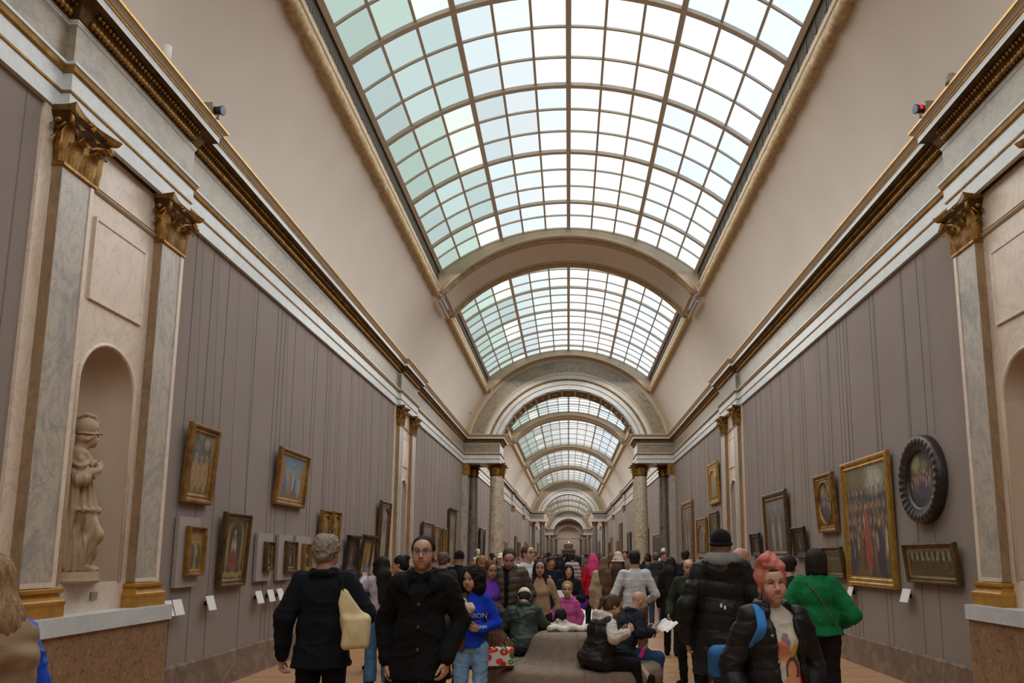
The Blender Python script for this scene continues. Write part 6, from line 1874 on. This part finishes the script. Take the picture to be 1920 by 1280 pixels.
# ---------- marble sculptures
def bust(x, y, h, face, label, arms=True):
    r = empty('marble_sculpture', (x, y, 0), (0, 0, math.radians(face))); tag(r, label, 'sculpture')
    b = MB(); b.box(-.22, .22, -.22, .22, 0, .95); b.box(-.26, .26, -.26, .26, .95, 1.02); b.build('pedestal', M['pilaster'], r)
    S = SDF(); Rh = rot(20, 6, 0); hc = np.array([0, .02, 1.02 + h - .12])
    S.frame(Rh, hc); head_sdf(S, True, True); S.ell((0, -.02, .05), (.085, .10, .085), .02); S.ell((0, -.10, .03), (.04, .04, .04), .02); S.frame()
    S.cone(hc + np.array([0, -.03, -.06]), (0, 0, 1.02 + h - .33), .05, .06, .03)
    S.cone((-.13, 0, 1.02 + h - .38), (.13, 0, 1.02 + h - .38), .07, .07, .05); S.ell((0, .01, 1.02 + h - .50), (.15, .11, .16), .06); S.cone((0, 0, 1.02 + h - .6), (0, 0, 1.05), .13, .15, .06)
    V, F = S.mesh(.012, [(1.02, 'below')]); V = V + normals(V, F)*(.006*wob(V*np.array([1, 1, .4]), 22, 5))[:, None]
    mesh_from('figure', V, F, [M['bust']], smooth=True, parent=r)
bust(-3.62, 31.2, .86, 190, 'white marble half figure on a pedestal in front of the left columns')
bust(3.15, 25.9, .84, 160, 'white marble half figure on a pedestal seen beside the right hand column')

# ---------- draped helmeted statue in the niche
def statue():
    r = empty('niche_statue', (-4.52, 7.13, 1.40), (0, 0, math.radians(-58))); tag(r, 'tan marble statue of a draped woman in a crested helmet standing in the left niche', 'statue')
    b = MB(); n = 8
    b.lathe([(.30, 0), (.31, .02), (.30, .05), (.29, .10), (0, .10)], 8, a0=PI/8, a1=2*PI + PI/8, smooth=False); b.v = [(x*1.05, y*.8, z) for x, y, z in b.v]; b.build('plinth', M['statue'], r)
    S = SDF(); R = rot(12, 2, 0); hc = np.array([.0, .035, 1.335])
    S.frame(R, hc); n0 = len(S.P); head_sdf(S, True, True); S.P = [tuple([p[0], p[1]*(.82 if p[0] == 'c' else 1), p[2]*.82, p[3]*.82, p[4]*.82, p[5], p[6], p[7], p[8], hc + (p[9] - hc)*.82]) for p in S.P]
    S.ell((0, -.05, -.02), (.066, .052, .055), .02); S.ell((0, -.065, -.075), (.038, .034, .05), .02)
    for s in (-1, 1): S.cone((s*.050, .035, .012), (s*.062, -.02, -.03), .016, .020, .012)
    S.frame()
    S.cone(hc + np.array([0, -.02, -.05]), (0, -.01, 1.19), .040, .055, .03)
    S.cone((-.125, -.015, 1.155), (.13, -.015, 1.16), .056, .056, .03); S.ell((0, .0, 1.06), (.128, .098, .12), .04)
    for s in (-1, 1): S.ell((s*.054, .082, 1.065), (.048, .040, .048), .025)
    S.ring((0, .02, 1.125), .088, .018, 16, .015, .9, tilt=-.03); S.ring((0, .01, .985), .118, .015, 18, .015, .86)
    S.cone((0, .0, .98), (0, .01, .66), .108, .178, .03, sq=(1, .82, 1)); S.ring((0, .01, .655), .185, .020, 22, .012, .82)
    S.cone((0, -.02, .70), (0, -.04, .12), .128, .195, .03, sq=(1, .85, 1))
    S.cone((.06, .04, .66), (.085, .155, .43), .085, .066, .03); S.cone((.085, .155, .43), (.09, -.02, .14), .060, .085, .04)
    S.cone((-.07, .03, .66), (-.07, .09, .12), .075, .055, .03)
    S.cone((.0, -.09, 1.15), (.06, -.16, .14), .095, .15, .04); S.cone((.15, -.04, 1.13), (.17, -.13, .16), .05, .09, .04)
    S.cone((-.07, .12, .125), (-.08, .20, .115), .03, .024, .02); S.cone((.07, .06, .125), (.10, .17, .115), .03, .024, .02)
    # right arm wrapped in the cloak, hand at the breast; left arm lowered
    S.cone((.155, -.01, 1.14), (.205, .01, .92), .062, .058, .03); S.cone((.205, .01, .92), (.135, .135, 1.02), .056, .034, .03)
    S.cone((.18, -.03, .93), (.17, -.12, .45), .045, .075, .03, sq=(.7, 1, 1))
    hand(S, (.128, .145, 1.03), (-.6, .25, .75), (-.75, -.3, -.3), (.2, -.3, 1), .45, .85)
    S.cone((-.16, -.01, 1.14), (-.20, -.03, .92), .050, .044, .03); S.cone((-.20, -.03, .92), (-.22, .02, .72), .038, .028, .02); hand(S, (-.22, .02, .72), (0, .1, -1), (1, 0, 0), (0, 1, 0), .5, .85)
    V, F = S.mesh(.0075, [(.098, 'below')]); N = normals(V, F)
    ang = np.arctan2(V[:, 1], V[:, 0])
    low = smooth(.98, .94, V[:, 2])
    fold = .026*(np.abs(np.sin(ang*8 + .9*np.sin(V[:, 2]*6))) - .6) + .014*(np.abs(np.sin(ang*15 + V[:, 2]*4 + 2*np.sin(ang*4))) - .6)
    up = smooth(.94, 1.0, V[:, 2])*smooth(1.22, 1.15, V[:, 2])*np.where(np.hypot(V[:, 0] - .11, V[:, 1] - .15) < .075, 0, 1)
    V = V + N*(low*fold + up*(.012*np.sin(V[:, 0]*75 + V[:, 2]*45 + 2*np.sin(V[:, 2]*30)) + .006*wob(V, 32, 7)))[:, None]
    mesh_from('draped_figure', V, F, [M['statue']], smooth=True, parent=r)
    S = SDF(); S.frame(R, hc); S.ell((0, -.022, .085), (.082, .104, .100), .012); S.cone((-.05, .055, .040), (.05, .055, .040), .018, .018, .012, sq=(1, 1.2, .6)); S.ring((0, -.015, .028), .074, .008, 20, .01, 1.22); S.ell((0, .092, .044), (.048, .026, .007), .01)
    S.chain([(0, .075, .135), (0, .03, .20), (0, -.05, .215), (0, -.12, .175), (0, -.155, .08)], [.014, .020, .024, .020, .014], .006)
    S.ell((0, .10, -.035), (.055, .06, .055), .01, 's'); V, F = S.mesh(.0065); mesh_from('helmet', V, F, [M['statue']], smooth=True, parent=r)
    b = MB(); b.lathe([(.001, .04), (.10, .034), (.17, .015), (.19, .0), (.185, -.012), (.10, .015), (.001, .022)], 32); b.v = [(z*.9 - .21 + .15*x, x*.95 + .02, y + .30) for x, y, z in b.v]; b.build('shield', M['statue'], r)
statue()

# ---------- the distant crowd
PROT = []
specs = [('short', '#1d1713', '#19191d', '#16161a'), ('long', '#241913', '#2b2a2c', '#1b2433'), ('short', '#3a2a20', '#22262f', '#23395a'), ('bob', '#5a412c', '#5a4a40', '#1a1a1e'), ('short', '#17120f', '#7b7468', '#20222a'), ('long', '#14100e', '#151417', '#141417'), ('short', '#6a6058', '#2f2b29', '#2b2620'), ('bun', '#33231a', '#6e5a62', '#1b1b22')]
for i, (hs, hc_, tc, bc) in enumerate(specs):
    q = Person('x', (0, 0, 0), 0, 1.75, i % 2 == 1, lod=3, stride=.10 if i % 2 else -.1, skin=['fair', 'mid', 'tan'][i % 3])
    q.body(eyes=False); q.hair(hs, hc_); q.top(K(tc), 'jacket', .045, .75 if i % 3 else .5, .02, seed=200 + i); q.trousers(K(bc), seed=210 + i)
    PROT.append(q.o)
r = random.Random(42); k = 0; placed = [(-.22, 19.5), (.115, 24), (1.07, 19.5), (.86, 21), (2.0, 18), (-2.55, 26), (2.1, 25), (-3.62, 31.2), (3.15, 25.9)]
tries = 0
while k < 92 and tries < 5000:
    tries += 1
    y = 20 + 100*r.random()**1.25
    x = r.uniform(-2.5, 2.6) if y > 30 else r.choice([r.uniform(-3.4, -.9), r.uniform(1.2, 3.2)]) if y < 27 else r.uniform(-2.4, 2.6)
    if y < 60 and .25 < x < .75: continue
    if any(math.hypot(x - a, y - b_) < .7 for a, b_ in placed): continue
    placed.append((x, y)); src = PROT[k % 8]
    if k < 8: o = src
    else:
        o = src.copy(); COL.objects.link(o)
        for ch in src.children:
            c = ch.copy(); c.parent = o; COL.objects.link(c)
    s = r.uniform(1.58, 1.80)/1.75
    o.location = (x, y, 0); o.scale = (s, s, s); o.rotation_euler = (0, 0, math.radians(r.choice([r.uniform(-50, 50), r.uniform(-30, 30), r.uniform(140, 220)])))
    o['label'] = 'small figure in the distant crowd down the long gallery'; o['group'] = 'distant crowd'; o['category'] = 'person'
    k += 1
# ================================================================== camera, light, view
cam = bpy.data.cameras.new('camera'); co = bpy.data.objects.new('camera', cam); link(co)
co.location = (0, 0, 1.65)
co.rotation_euler = (PI/2 + math.atan((1040 - 819)/1450), 0, 0)
cam.sensor_width = 36; cam.sensor_fit = 'HORIZONTAL'; cam.lens = 1450/1920*36
cam.shift_x = -106/1920; cam.shift_y = 179/1920
cam.clip_end = 500
SC.camera = co
wd = bpy.data.worlds.new('world'); SC.world = wd; wd.use_nodes = True
wd.node_tree.nodes['Background'].inputs[0].default_value = (.6, .75, 1, 1); wd.node_tree.nodes['Background'].inputs[1].default_value = .3
SC.view_settings.view_transform = 'Standard'; SC.view_settings.look = 'None'; SC.view_settings.gamma = 1
SC.view_settings.exposure = EXPO
SC.cycles.use_denoising = True
SC.cycles.max_bounces = 8; SC.cycles.diffuse_bounces = 5; SC.cycles.glossy_bounces = 3; SC.cycles.transmission_bounces = 4; SC.cycles.transparent_max_bounces = 8
SC.cycles.sample_clamp_indirect = 6
SC.cycles.caustics_reflective = False; SC.cycles.caustics_refractive = False
